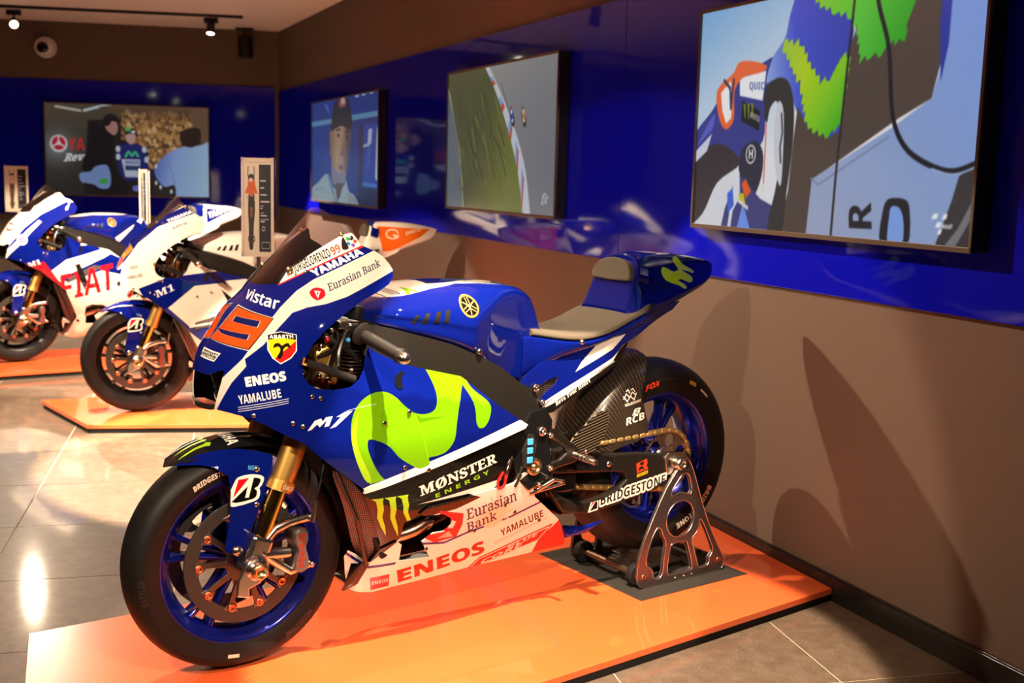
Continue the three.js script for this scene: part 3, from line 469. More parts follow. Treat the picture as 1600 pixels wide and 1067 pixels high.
function wheel(root, name, x, y, rT, wT, rR, wR, rimMat, front, turn, tags) {
  const w = obj(name, norm(turned([[rR - 0.012, -wR], [rR, -wR], [rR, -wR + 0.006], [rR - 0.014, -wR + 0.016], [rR - 0.03, -wR * 0.45], [rR - 0.03, wR * 0.45], [rR - 0.014, wR - 0.016], [rR, wR - 0.006], [rR, wR], [rR - 0.006, wR + 0.002], [rR - 0.014, wR - 0.004], [rR - 0.028, wR - 0.022], [rR - 0.042, wR * 0.35], [rR - 0.042, -wR * 0.35], [rR - 0.028, -wR + 0.022], [rR - 0.012, -wR]], [0, 0, 0], [0, 0, 1], 72)), rimMat, root);
  w.position.set(x, y, 0); w.rotation.y = turn;
  const P = [[rR - 0.004, -wR - 0.002], [rR + 0.006, -wR - 0.006], [rR + 0.022, -wT * 0.49], [rR + 0.036, -wT * 0.5]];
  for (const t of range(-0.96, 0.96, 22)) { const a = t * HP; P.push([rT - (rT - rR - 0.036) * (1 - Math.cos(a) ** 0.92), wT * 0.5 * Math.sin(a)]); }
  P.push([rR + 0.036, wT * 0.5], [rR + 0.022, wT * 0.49], [rR + 0.006, wR + 0.006], [rR - 0.004, wR + 0.002]);
  obj('tyre', turned(P, [0, 0, 0], [0, 0, 1], 96), M.tyre, w);
  const hub = front ? 0.034 : 0.05;
  obj('hub', G(turned([[0.014, -0.075], [hub * 0.8, -0.075], [hub * 0.85, -0.05], [hub, -0.03], [hub, 0.03], [hub * 0.85, 0.05], [hub * 0.8, 0.075], [0.014, 0.075]], [0, 0, 0], [0, 0, 1])), rimMat, w);
  for (let i = 0; i < 5; i++) {                                           // forked spokes
    const th = i / 5 * 2 * PI + (front ? 0.35 : 1.1), r1 = rR - 0.034, parts = [];
    for (const s of [-1, 1]) {
      const q = (r, o, zz) => [r * Math.cos(th + o), r * Math.sin(th + o), zz];
      const ringAt = (r, o, wd, th_) => { const c = [r, o]; return [[-wd, -th_], [wd, -th_], [wd * 0.8, th_], [-wd * 0.8, th_]].map(([a, b]) => q(c[0], c[1] + a / c[0], b + 0.004)); };
      parts.push(loft([ringAt(hub * 0.9, s * 0.16, 0.010, 0.026), ringAt(0.1, s * 0.12, 0.009, 0.020), ringAt(0.15, s * 0.145, 0.0085, 0.017), ringAt(r1, s * 0.17, 0.010, 0.018)]));
    }
    obj('spoke', G(parts), rimMat, w);
  }
  obj('valve', bar([-(rR - 0.045) * 0.72, -(rR - 0.045) * 0.69, 0.01], [-(rR - 0.075) * 0.72, -(rR - 0.075) * 0.69, 0.03], 0.005), M.steel, w);
  for (const [t0, t1, r0, r1, word, color, font, reach] of tags) {        // lettering on the sidewall, clockwise from t0 to t1 degrees
    const Rm = (r0 + r1) / 2, L = R(t0 - t1) * Rm, zAt = (r) => { for (let i = P.length - 1; i > 0; i--) { const [a, b] = P[i], [c, d] = P[i - 1]; if (b > 0 && r >= a - 1e-6 && r <= c + 1e-6) return b + (d - b) * (r - a) / Math.max(1e-6, c - a); } return wT * 0.5; };
    const t = art(0, r0, L, r1 - r0, 1400, (k) => (word ? txt(k, word, [0.002, r0 + (r1 - r0) * 0.15], [L - 0.002, r0 + (r1 - r0) * 0.15], [0.002 + (reach ?? 0), r1 - (r1 - r0) * 0.1], color, font ?? 'bold 100px sans-serif', color, 4) : fill(k, color, [[0, r0], [L, r0], [L, r1], [0, r1]])));
    obj('lettering', sheet((a, r) => { const th = R(t0) - a / Rm; return [r * Math.cos(th), r * Math.sin(th), zAt(r) + 0.0012]; }, [[0, r0], [L, r0], [L, r1], [0, r1]], 0.008, 0), decal(t), w);
  }
  return w;
}

function makeBike(label, group, pos, turn, skin, scale = 1) {
  const b = thing('racing_motorcycle', label, 'motorcycle', pos, turn, group); b.scale.setScalar(scale);
  const cU = (y) => fairU(0, y) + 0.0001, center = (a, c, n = 14) => range(a, c, n).map((y) => [cU(y), y]);
  const two = (name, g, mL, mR = mL) => { const o = obj(name, g, mL, b); return [o, obj(name, mirrored(g), mR, b)]; };
  const inner = M.black, fL = [skin.fairL, inner, skin.fairL], fR = [skin.fairR, inner, skin.fairR];
  // --- fairing panels
  const cowl = [...center(0.795, 1.012, 22), [0.0, 1.013], [0.052, 1.018], [0.08, 1.051], [0.16, 1.098], [0.239, 1.140], [0.262, 1.148], [0.272, 1.144], [0.288, 1.116], [0.319, 1.102], [0.340, 1.089], [0.356, 1.068], [0.363, 1.053], [0.361, 1.038], [0.345, 1.018], [0.31, 1.0], [0.266, 0.982], [0.22, 0.956], [0.179, 0.929], [0.148, 0.905], [0.120, 0.878], [0.102, 0.850], [0.093, 0.825], [0.092, 0.808], [0.098, 0.790], [0.112, 0.774], [0.13, 0.765], [0.15, 0.761], [0.115, 0.72], [0.07, 0.664], [0.049, 0.649], [0.0, 0.676], [-0.043, 0.693], [-0.092, 0.703], [-0.138, 0.708], [-0.113, 0.777], [-0.105, 0.808], [-0.12, 0.806], [-0.155, 0.793]];
  two('upper_fairing', sheet(fairP(), cowl, 0.016, 0.003), fL, fR);
  two('intake_lip', sheet(fairP(-0.001), [...center(0.702, 0.716, 4), [-0.174, 0.716], [-0.139, 0.718], [-0.137, 0.708], [-0.15, 0.704]], 0.012, 0.006), M.carbon);
  two('intake_duct', sheet((U, y) => { const p = fairP()(U, y); return [p[0] + 0.05 - (y - 0.75) * 0.2, p[1], p[2] * 0.94]; }, [...center(0.700, 0.815, 10), [-0.10, 0.815], [-0.10, 0.70]], 0.016, 0.002), M.blackGloss);
  two('side_fairing', sheet(fairP(0.001), [[0.07, 0.666], [0.115, 0.722], [0.15, 0.763], [0.173, 0.759], [0.218, 0.764], [0.245, 0.78], [0.262, 0.80], [0.27, 0.82], [0.29, 0.855], [0.318, 0.837], [0.379, 0.808], [0.456, 0.787], [0.568, 0.759], [0.588, 0.745], [0.68, 0.673], [0.787, 0.607], [0.798, 0.601], [0.788, 0.59], [0.53, 0.534], [0.267, 0.474], [0.263, 0.488], [0.183, 0.551], [0.14, 0.586], [0.096, 0.626], [0.049, 0.650]], 0.016, 0.003), fL, fR);
  two('lower_fairing', sheet(fairP(0.004), [[0.264, 0.478], [0.53, 0.538], [0.792, 0.594], [0.783, 0.56], [0.760, 0.537], [0.748, 0.515], [0.736, 0.50], [0.72, 0.453], [0.69, 0.42], [0.585, 0.40], [0.468, 0.395], [0.40, 0.37], [0.40, 0.28], [0.352, 0.27], [0.347, 0.311]], 0.02, 0.003), fL, fR);
  const belly = [[0.283, 0.181], [0.270, 0.215], [0.256, 0.27], [0.262, 0.29], [0.29, 0.275], [0.326, 0.245], [0.349, 0.293], [0.388, 0.313], [0.408, 0.300], [0.412, 0.248], [0.511, 0.240], [0.47, 0.30], [0.50, 0.322], [0.536, 0.320], [0.557, 0.338], [0.55, 0.36], [0.521, 0.378], [0.455, 0.384], [0.44, 0.39], [0.469, 0.411], [0.59, 0.417], [0.665, 0.425], [0.724, 0.426], [0.765, 0.432], [0.785, 0.448], [0.800, 0.457], [0.815, 0.457], [0.827, 0.447], [0.835, 0.425], [0.859, 0.37], [0.977, 0.276], [0.992, 0.256], [1.036, 0.183], [1.036, 0.171], [0.85, 0.168], [0.662, 0.168], [0.415, 0.157], [0.362, 0.148], [0.325, 0.152], [0.30, 0.160]];
  two('belly_pan', sheet(fairP(-0.002), belly, 0.016, 0.003), fL, fR);
  const plan = (s) => range(0.30, 1.036, 12).map((x) => { const y = x < 0.36 ? 0.15 : 0.148 + 0.03 * sstep(0.36, 1.0, x), p = fairP()(x, y); return [p[0], s * Math.min(p[2], 0.1) * 0.78]; });
  obj('belly_floor', extr([...plan(1), ...plan(-1).reverse()], 0.006, 0, 0.001).rotateX(HP).translate(0, 0.172, 0), M.white, b);
  two('radiator_duct', sheet((U, y) => { const p = fairP(0, 0.9)(U, y); return p; }, curvy([[0.184, 0.543], [0.215, 0.528], [0.276, 0.464], [0.317, 0.402], [0.339, 0.343], [0.344, 0.284], [0.324, 0.254], [0.292, 0.281], [0.226, 0.436]], 4), 0.014, 0.004), skin.mesh);
  for (const s of [1, -1]) obj('duct_strut', G(bar([0.190, 0.545, s * 0.205], [0.262, 0.40, s * 0.185], 0.005), bar([0.262, 0.40, s * 0.185], [0.315, 0.25, s * 0.138], 0.006)), M.blackGloss, b);
  for (const s of [1, -1]) obj('lower_fin', loft([[[0.275, 0.26, s * 0.128], [0.325, 0.255, s * 0.142], [0.335, 0.245, s * 0.12]], [[0.27, 0.20, s * 0.105], [0.30, 0.195, s * 0.12], [0.305, 0.19, s * 0.1]], [[0.268, 0.172, s * 0.085], [0.274, 0.17, s * 0.09], [0.276, 0.168, s * 0.084]]]), M.blackGloss, b);
  obj('radiator', box(0.035, 0.34, 0.30, 0, 0, 0, 0.01).rotateZ(0.42).translate(0.305, 0.42, 0), M.black, b);
  // the winglet behind the belly
  for (const s of [1, -1]) obj('winglet', loft([[[1.02, 0.24, s * 0.10], [1.035, 0.20, s * 0.105], [1.03, 0.19, s * 0.08]], [[1.07, 0.238, s * 0.13], [1.085, 0.215, s * 0.135], [1.08, 0.205, s * 0.10]], [[1.135, 0.252, s * 0.155], [1.14, 0.248, s * 0.155], [1.14, 0.247, s * 0.15]]]), skin.paint, b);
  // fasteners on the flank
  for (const [U, y] of [[0.115, 0.747], [0.136, 0.742], [0.066, 0.681], [0.09, 0.672], [0.311, 0.663], [0.386, 0.685], [0.45, 0.52], [0.376, 0.536], [0.49, 0.273], [0.65, 0.300], [0.79, 0.333], [0.90, 0.285], [0.262, 1.134], [0.13, 1.049], [-0.03, 0.70]]) { const p = fairP(-0.003)(U, y), o = obj('fastener', turned([[0.0062, -0.002], [0.006, 0.001], [0.0045, 0.0022], [0, 0.0022]], p, [0.12 * (p[0] < 0.1 ? -3 : 0), 0.15, 1], 14), M.steel, b); }
  obj('tab_hole', turned([[0.009, -0.002], [0.009, 0.002], [0, 0.002]], fairP(-0.0035)(0.803, 0.436), [0.1, 0, 1]), M.black, b);
  { const g = sheet(fairP(-0.0015), curvy([[0.350, 0.765], [0.368, 0.786], [0.386, 0.787], [0.372, 0.768], [0.371, 0.748], [0.358, 0.746]], 5), 0.01, 0.001); obj('side_vent', g, M.blackGloss, b); }
  // --- windscreen
  { const edgeS = [[0.0, 1.013], [0.052, 1.018], [0.08, 1.051], [0.16, 1.098], [0.239, 1.140], [0.262, 1.148]].map(([U, y]) => [fairInv(U, y), y - 0.004]), e = edgeS[5];
    const top = range(0, 1, 16).slice(1, -1).map((t) => [e[0] * (1 - 2 * t), e[1] + (skin.screenTop - e[1]) * (1 - (1 - 2 * t) ** 2)]);
    const out = [[0, 1.005], ...edgeS, ...top, ...edgeS.slice().reverse().map(([s, y]) => [-s, y])];
    obj('windscreen', sheet((s, y) => { const p = fairS(s, y); return [p[0] + 0.001, p[1], p[2] * 1.004]; }, out, 0.02, 0.0025, 0.05), skin.screen, b);
    const bow = (s) => [...edgeS.slice(1), ].map(([q, y]) => { const p = fairS(q * s, y - 0.006); return [p[0] + 0.004, p[1], p[2] * 0.94]; });
    for (const s of [1, -1]) obj('screen_trim', tube(bow(s), 0.0055, 24, 6), M.black, b);
    for (const s of [1, -1]) for (const i of [2, 4]) { const p = fairS(edgeS[i][0] * s, edgeS[i][1] + 0.006); obj('screen_bolt', new THREE.SphereGeometry(0.0065, 12, 8).translate(p[0], p[1], p[2]), M.bronze, b); }
  }
  // --- tank
  const tank = obj('fuel_tank', loft(rings(tankHalf, [...range(0.30, 0.60, 20), 0.607, 0.615, 0.622, 0.63, ...range(0.64, 0.945, 18)])), skin.tank, b);
  for (const q of [[[0.422, 0.908], [0.435, 0.93], [0.447, 0.93], [0.436, 0.908]], [[0.45, 0.907], [0.464, 0.934], [0.478, 0.936], [0.466, 0.907]], [[0.485, 0.907], [0.496, 0.936], [0.511, 0.939], [0.501, 0.908]], [[0.514, 0.908], [0.526, 0.940], [0.541, 0.942], [0.530, 0.908]]]) obj('tank_slot', patch(tankZ, 0.001, 0.008)(q), M.black, tank);
  { const t = art(0.57, 0.915, 0.07, 0.065, 2600, (k) => { k.fillStyle = '#c09650'; k.fillRect(0.5, 0.9, 0.2, 0.1); disc(k, '#17120e', 0.605, 0.9475, 0.0245); for (let i = 0; i < 3; i++) { const a = HP + i * 2.0944, c = Math.cos(a), s = Math.sin(a), P = (u, v) => [0.605 + c * u - s * v, 0.9475 + s * u + c * v]; edge(k, '#d8b676', 0.0032, [P(-0.022, 0), P(0.002, 0)]); for (const v of [-0.0042, 0.0042]) edge(k, '#d8b676', 0.0026, [P(0.003, v), P(0.022, v)]); edge(k, '#d8b676', 0.0026, [P(0.003, -0.0042), P(0.003, 0.0042)]); } });
    obj('emblem', patch(tankZ, 0.0015, 0.008)(circle(0.605, 0.9475, 0.0305, 40)), mat(0xffffff, 0.28, 0.5, { map: t }), tank); }
  for (const s of [1, -1]) obj('tank_bolt', turned([[0.009, 0], [0.009, 0.01], [0.005, 0.013], [0, 0.013]], [0.632, 0.822, s * 0.188], [0, 0, s]), M.steel, tank);
  // --- frame
  const sparZ = (x, y) => 0.183 - 0.012 * sstep(0.7, 0.9, x) - 0.02 * (1 - sstep(0.3, 0.42, x)) + 0.006 * Math.cos((y - 0.8) * 8);
  two('frame_spar', sheet((x, y) => [x, y, sparZ(x, y)], [[0.27, 0.90], [0.30, 0.912], [0.384, 0.893], [0.46, 0.872], [0.546, 0.847], [0.614, 0.818], [0.70, 0.778], [0.773, 0.727], [0.84, 0.69], [0.872, 0.64], [0.862, 0.60], [0.80, 0.58], [0.74, 0.62], [0.66, 0.68], [0.57, 0.74], [0.458, 0.765], [0.36, 0.79], [0.29, 0.83]], 0.02, 0.03), M.spar);
  for (const s of [1, -1]) obj('pivot_plate', extr([[0.80, 0.60], [0.822, 0.632], [0.872, 0.640], [0.90, 0.60], [0.896, 0.514], [0.90, 0.43], [0.86, 0.415], [0.82, 0.40], [0.775, 0.44], [0.765, 0.50], [0.775, 0.55]], 0.014, s > 0 ? 0.176 : -0.19, 0.003), M.blackGloss, b);
  { const z = 0.19; for (const [x, y, r, m] of [[0.859, 0.572, 0.015, M.steel], [0.833, 0.47, 0.026, M.bronze], [0.89, 0.556, 0.009, M.steel], [0.892, 0.458, 0.009, M.steel], [0.852, 0.415, 0.007, M.steel], [0.84, 0.70, 0.012, M.steel], [0.865, 0.655, 0.009, M.steel]]) obj('pivot_bolt', turned([[r, -0.012], [r, 0.006], [r * 0.8, 0.009], [r * 0.62, 0.009], [r * 0.55, 0.004], [r * 0.3, 0.004], [r * 0.3, 0.011], [0, 0.011]], [x, y, z + (y > 0.64 ? -0.012 : 0)], [0, 0, 1]), m, b); }
  obj('frame_boss', turned([[0.014, 0], [0.012, 0.002], [0.0095, 0.002], [0.009, -0.01], [0, -0.01]], [0.497, 0.800, 0.1835], [0, 0, 1]), M.black, b);
  // ribbed cover with three blue lamps below the pivot
  obj('side_guard', extr([[0.785, 0.52], [0.79, 0.475], [0.815, 0.468], [0.83, 0.49], [0.835, 0.545], [0.825, 0.568], [0.808, 0.572]], 0.008, 0.192, 0.002), M.carbon, b);
  for (const [y, k] of [[0.553, 0], [0.527, 0], [0.499, 0]]) obj('status_light', box(0.020, 0.019, 0.006, 0.811, y - 0.005, 0.202, 0.005), M.sky, b);
  // engine and gearbox, mostly hidden
  obj('engine', G(box(0.42, 0.24, 0.30, 0.58, 0.46, 0, 0.03), box(0.26, 0.26, 0.30, 0.47, 0.64, 0, 0.03), box(0.22, 0.2, 0.26, 0.74, 0.42, 0, 0.04), turned([[0.075, -0.15], [0.08, -0.14], [0.08, 0.14], [0.075, 0.155], [0.03, 0.16], [0, 0.16]], [0.72, 0.50, 0], [0, 0, 1])), M.darkSteel, b);
  obj('airbox', box(0.34, 0.12, 0.28, 0.44, 0.86, 0, 0.03), M.black, b);
  // exhaust
  obj('exhaust_pipe', tube([[0.33, 0.33, 0.08], [0.40, 0.315, 0.125], [0.46, 0.330, 0.148], [0.515, 0.350, 0.142], [0.58, 0.345, 0.10]], 0.019, 30, 14), M.titanium, b);
  obj('exhaust_clamp', bar([0.492, 0.342, 0.148], [0.503, 0.347, 0.146], 0.0215), M.steel, b);
  obj('hose', tube([[0.77, 0.50, 0.17], [0.745, 0.47, 0.182], [0.74, 0.43, 0.175], [0.76, 0.40, 0.16]], 0.008, 20, 8), M.steel, b);
  obj('shift_rod', G(bar([0.795, 0.475, 0.188], [0.745, 0.36, 0.172], 0.006), bar([0.787, 0.455, 0.187], [0.77, 0.418, 0.182], 0.009)), M.darkSteel, b);
  obj('cable', tube([[0.72, 0.47, 0.2], [0.70, 0.45, 0.205], [0.705, 0.425, 0.2], [0.73, 0.43, 0.192], [0.735, 0.46, 0.19]], 0.004, 24, 6), M.red, b);
  obj('gear_lever', G(bar([0.86, 0.395, 0.18], [0.90, 0.425, 0.205], 0.007), bar([0.90, 0.425, 0.205], [0.905, 0.428, 0.245], 0.006), bar([0.83, 0.385, 0.176], [0.96, 0.40, 0.178], 0.005)), M.steel, b);
  // foot peg, its hanger and the striped heel guard
  for (const s of [1, -1]) {
    const f = s > 0 ? (g) => g : mirrored;
    obj('peg_hanger', f(extr([[0.888, 0.575], [0.905, 0.575], [0.96, 0.535], [1.0, 0.505], [1.01, 0.475], [0.985, 0.462], [0.93, 0.455], [0.89, 0.445], [0.885, 0.47], [0.93, 0.478], [0.955, 0.495], [0.945, 0.515], [0.905, 0.545], [0.886, 0.55]], 0.016, 0.175, 0.004)), M.darkSteel, b);
    obj('foot_peg', f(G(bar([0.985, 0.487, 0.19], [1.0, 0.478, 0.275], 0.0115, 0.0095), ...range(0.2, 0.26, 4).map((z) => bar([0.988, 0.486, z], [0.9885, 0.4857, z + 0.004], 0.0125)))), M.steel, b);
    obj('heel_guard', f(extr(curvy([[0.983, 0.521], [0.990, 0.495], [1.03, 0.478], [1.052, 0.476], [1.082, 0.487], [1.113, 0.528], [1.132, 0.586], [1.120, 0.603], [1.098, 0.604], [1.03, 0.563]], 3), 0.005, 0.168, 0.0015)), skin.stripe, b);
    for (const [x, y] of [[0.993, 0.503], [1.045, 0.485]]) obj('guard_bolt', f(turned([[0.007, 0], [0.006, 0.004], [0, 0.004]], [x, y, 0.173], [0, 0, 1])), M.steel, b);
  }
  // --- seat, tail and their carrier
  { const sh = tab([[0.90, 0.852], [0.96, 0.842], [1.02, 0.836], [1.08, 0.838], [1.15, 0.852], [1.24, 0.886], [1.335, 0.917]]), sw = tab([[0.90, 0.082], [0.96, 0.11], [1.02, 0.133], [1.1, 0.142], [1.24, 0.142], [1.30, 0.136], [1.335, 0.115]]);
    obj('seat_pad', loft(range(0.895, 1.335, 22).map((x) => { const y = sh(x), w = sw(x); return catm([[-w, y - 0.014], [-w, y - 0.004], [-w * 0.9, y + 0.002], [0, y + 0.007], [w * 0.9, y + 0.002], [w, y - 0.004], [w, y - 0.014], [0, y - 0.014], [-w + 0.001, y - 0.014]], 30).slice(0, -1).map(([z, q]) => [x, q, z]); })), skin.seat, b);
    const rail = range(0.86, 1.30, 14).map((x) => { const y = sh(Math.max(0.9, x)) - 0.02, w = sw(Math.max(0.9, x)) + 0.004; const lowY = Math.min(y - 0.012, 0.70 + (x - 0.846) * 0.26 + 0.03 * sstep(0.86, 1.0, x)); return catm([[-w * 0.85, lowY], [-w, y - 0.006], [-w * 0.96, y], [0, y + 0.002], [w * 0.96, y], [w, y - 0.006], [w * 0.85, lowY], [0, lowY], [-w * 0.84, lowY]], 28).slice(0, -1).map(([z, q]) => [x, q, z]); });
    obj('seat_base', loft(rail), skin.tail, b);
    obj('tail_cowl', loft(rings(tailHalf, [1.235, 1.25, 1.265, 1.28, 1.295, 1.31, ...range(1.33, 1.67, 18), 1.685, 1.697, 1.706])), skin.tail, b);
    const padPts = curvy([[-0.092, 0.985], [-0.09, 1.01], [-0.07, 1.035], [-0.03, 1.05], [0.03, 1.05], [0.07, 1.035], [0.09, 1.01], [0.092, 0.985], [0.06, 0.98], [-0.06, 0.98]], 4);
    obj('back_pad', extr(padPts, 0.03, 0, 0.006).rotateY(-HP).translate(0, -0.985, 0).rotateZ(-0.22).translate(1.285, 0.985, 0), skin.seat, b);
    const pp = curvy([[-0.098, 0.972], [-0.098, 1.01], [-0.075, 1.045], [-0.03, 1.06], [0.03, 1.06], [0.075, 1.045], [0.098, 1.01], [0.098, 0.972]], 4);
    obj('pad_carrier', extr(pp, 0.05, 0, 0.008).rotateY(-HP).translate(0, -0.985, 0).rotateZ(-0.22).translate(1.335, 0.985, 0), skin.paint, b);
    obj('pad_socket', box(0.03, 0.022, 0.14, 1.282, 0.958, 0, 0.006), M.blackGloss, b);
    for (const s of [1, -1]) {
      const f = s > 0 ? (g) => g : mirrored;
      obj('seat_strut', f(sheet((x, y) => [x, y, 0.098 + 0.04 * sstep(0.9, 1.2, x) - 0.034 * sstep(1.22, 1.40, x)], [[0.846, 0.700], [0.875, 0.728], [0.94, 0.765], [1.012, 0.806], [1.10, 0.826], [1.20, 0.846], [1.30, 0.872], [1.39, 0.90], [1.47, 0.918], [1.44, 0.892], [1.36, 0.858], [1.27, 0.822], [1.20, 0.795], [1.165, 0.745], [0.949, 0.637], [0.925, 0.618], [0.93, 0.655], [0.976, 0.688], [0.984, 0.712], [0.94, 0.70], [0.893, 0.672]], 0.02, 0.006)), skin.strut, b);
      obj('strut_mesh', f(sheet((x, y) => [x, y, 0.094], [[0.885, 0.665], [0.99, 0.718], [0.976, 0.686], [0.93, 0.63]], 0.02, 0.003)), skin.mesh, b);
      obj('lower_strut', f(sheet((x, y) => [x, y, 0.112 + 0.02 * sstep(0.9, 1.2, x)], [[0.925, 0.615], [0.949, 0.637], [1.165, 0.745], [1.23, 0.80], [1.20, 0.745], [1.10, 0.685], [0.96, 0.605], [0.93, 0.60]], 0.02, 0.008)), skin.lowerStrut, b);
    }
    obj('strut_bolt', turned([[0.008, 0], [0.008, 0.008], [0, 0.01]], [1.04, 0.815, 0.137], [0, 0.2, 1]), M.steel, b);
  }
  // --- rear wheel, fender, swingarm, chain
  const rw = wheel(b, 'rear_wheel', 1.44, 0.397, 0.325, 0.19, 0.2235, 0.082, skin.rim, false, 0, skin.rearTags);
  { const hr = tab([[0, 0.362], [0.05, 0.358], [0.085, 0.346], [0.108, 0.326], [0.122, 0.30], [0.2, 0.224], [0.30, 0.126]]), hz = tab([[0, 0], [0.05, 0.05], [0.085, 0.082], [0.108, 0.102], [0.122, 0.108], [0.2, 0.112], [0.30, 0.112]]);
    const P = (a, s) => { const th = R(180 + a * 100), q = Math.abs(s), r = hr(q); return [1.44 + r * Math.cos(th), 0.397 + r * Math.sin(th), hz(q) * Math.sign(s || 1)]; };
    const A = (deg) => (deg - 180) / 100;
    obj('rear_fender', sheet(P, [[A(100), -0.125], [A(100), 0], [A(103), 0.08], [A(110), 0.115], [A(117), 0.15], [A(121), 0.205], [A(125), 0.26], [A(131), 0.29], [A(150), 0.272], [A(158), 0.235], [A(165), 0.19], [A(172), 0.15], [A(178), 0.09], [A(180), 0], [A(180), -0.125]], 0.015, 0.004, 0.04), skin.carbon, b);
    if (skin.fenderArt) { const c = document.createElement('canvas'); c.width = 512; c.height = 512; skin.fenderArt(c.getContext('2d')); const ct = new THREE.CanvasTexture(c); ct.colorSpace = THREE.SRGBColorSpace; ct.repeat.set(1 / 0.2, 1 / 0.2); ct.offset.set(-1.20 / 0.2, -0.50 / 0.2);
      const zq = (x, y) => { const r = Math.hypot(x - 1.44, y - 0.397); for (let s = 0.10; s < 0.3; s += 0.004) if (hr(s) <= r) return hz(s) + 0.0015; return 0.113; };
      obj('lettering', sheet((x, y) => [x, y, zq(x, y)], [[1.205, 0.515], [1.352, 0.515], [1.30, 0.665], [1.205, 0.665]], 0.01, 0), decal(ct), b); } }
  for (const s of [1, -1]) {
    const f = s > 0 ? (g) => g : mirrored;
    obj('swingarm', f(extr([[0.915, 0.44], [0.94, 0.495], [0.985, 0.50], [1.06, 0.478], [1.177, 0.456], [1.283, 0.447], [1.394, 0.430], [1.457, 0.428], [1.50, 0.42], [1.512, 0.38], [1.49, 0.356], [1.43, 0.346], [1.385, 0.338], [1.331, 0.315], [1.185, 0.291], [1.082, 0.279], [0.981, 0.299], [0.925, 0.369]], 0.03, 0.122, 0.005, [[[0.935, 0.425], [0.95, 0.365], [1.035, 0.316], [1.141, 0.325], [1.203, 0.346], [1.232, 0.368], [1.219, 0.391], [1.177, 0.400]]])), s > 0 ? skin.arm : M.blackGloss, b);
    obj('arm_plate', f(extr([[0.985, 0.495], [1.06, 0.476], [1.175, 0.45], [1.165, 0.405], [1.04, 0.42], [0.985, 0.43]], 0.006, 0.151, 0.002)), M.blackGloss, b);
    obj('plate_bolt', f(turned([[0.009, 0], [0.008, 0.005], [0, 0.005]], [1.15, 0.43, 0.157], [0, 0, 1])), M.steel, b);
    obj('axle_block', f(G(extr([[1.385, 0.42], [1.40, 0.435], [1.47, 0.43], [1.49, 0.41], [1.48, 0.36], [1.40, 0.362]], 0.008, 0.15, 0.002, [circle(1.405, 0.395, 0.008, 10, 0.018)]), turned([[0.022, 0], [0.022, 0.02], [0.016, 0.026], [0.011, 0.026], [0.011, 0.01], [0, 0.01]], [1.44, 0.397, 0.158], [0, 0, 1]))), M.steel, b);
  }
  obj('arm_bridge', G(box(0.14, 0.13, 0.26, 0.99, 0.40, 0, 0.03), box(0.1, 0.05, 0.24, 1.05, 0.30, 0, 0.02)), M.blackGloss, b);
  obj('lower_scoop', loft([[[0.93, 0.30, 0.10], [0.99, 0.285, 0.125], [1.03, 0.285, 0.11]], [[0.93, 0.30, -0.10], [0.99, 0.285, -0.125], [1.03, 0.285, -0.11]]]), M.redMetal, b);
  obj('sprocket', G(extr(Array.from({ length: 84 }, (_, i) => { const a = i / 84 * 2 * PI, r = i % 2 ? 0.098 : 0.091; return [1.44 + r * Math.cos(a), 0.397 + r * Math.sin(a)]; }), 0.006, 0.097, 0.001, Array.from({ length: 6 }, (_, i) => circle(1.44 + 0.065 * Math.cos(i * 1.047 + 0.3), 0.397 + 0.065 * Math.sin(i * 1.047 + 0.3), 0.021, 14))), turned([[0.045, -0.01], [0.045, 0.006], [0.02, 0.01], [0, 0.01]], [1.44, 0.397, 0.1], [0, 0, 1])), M.steel, b);
  { const c0 = [0.84, 0.432], r0 = 0.040, c1 = [1.44, 0.397], r1 = 0.098, P = [], dx = c1[0] - c0[0], dy = c1[1] - c0[1], D = Math.hypot(dx, dy), al = Math.atan2(dy, dx), be = Math.asin((r1 - r0) / D);
    const t0 = al + HP + be, t1 = al - HP - be, at = (c, r, a) => [c[0] + r * Math.cos(a), c[1] + r * Math.sin(a)];
    for (const t of range(0, 1, 60)) { const a = at(c0, r0, t0), e = at(c1, r1, t0); P.push([a[0] + (e[0] - a[0]) * t, a[1] + (e[1] - a[1]) * t]); }
    for (const t of range(0, 1, 40)) P.push(at(c1, r1, t0 + (t1 - t0) * t));
    for (const t of range(0, 1, 60)) { const a = at(c1, r1, t1), e = at(c0, r0, t1); P.push([a[0] + (e[0] - a[0]) * t, a[1] + (e[1] - a[1]) * t]); }
    for (const t of range(0, 1, 16)) P.push(at(c0, r0, t1 - (2 * PI - (t0 - t1)) * t));
    const len = [0]; for (let i = 1; i < P.length; i++) len.push(len[i - 1] + Math.hypot(P[i][0] - P[i - 1][0], P[i][1] - P[i - 1][1]));
    const n = 104, links = [], pitch = len[len.length - 1] / n; let k = 0;
    for (let i = 0; i < n; i++) { const s = i * pitch; while (k < len.length - 2 && len[k + 1] < s) k++; const t = (s - len[k]) / (len[k + 1] - len[k] || 1), x = P[k][0] + (P[k + 1][0] - P[k][0]) * t, y = P[k][1] + (P[k + 1][1] - P[k][1]) * t, a = Math.atan2(P[k + 1][1] - P[k][1], P[k + 1][0] - P[k][0]);
      const w = i % 2 ? 0.0092 : 0.0062; for (const z of [-w, w]) links.push(new THREE.CapsuleGeometry(0.0078, 0.0125, 2, 6).scale(1, 1, 0.25).rotateZ(a - HP).translate(x, y, 0.103 + z)); links.push(new THREE.CylinderGeometry(0.0055, 0.0055, 0.020, 7).rotateX(HP).translate(x - Math.cos(a) * pitch / 2, y - Math.sin(a) * pitch / 2, 0.103)); }
    obj('chain', G(links), M.chain, b); }
  // --- front wheel, brakes, fork
  const fw = wheel(b, 'front_wheel', 0, 0.298, 0.298, 0.124, 0.2275, 0.05, skin.rim, true, skin.steer, skin.frontTags);
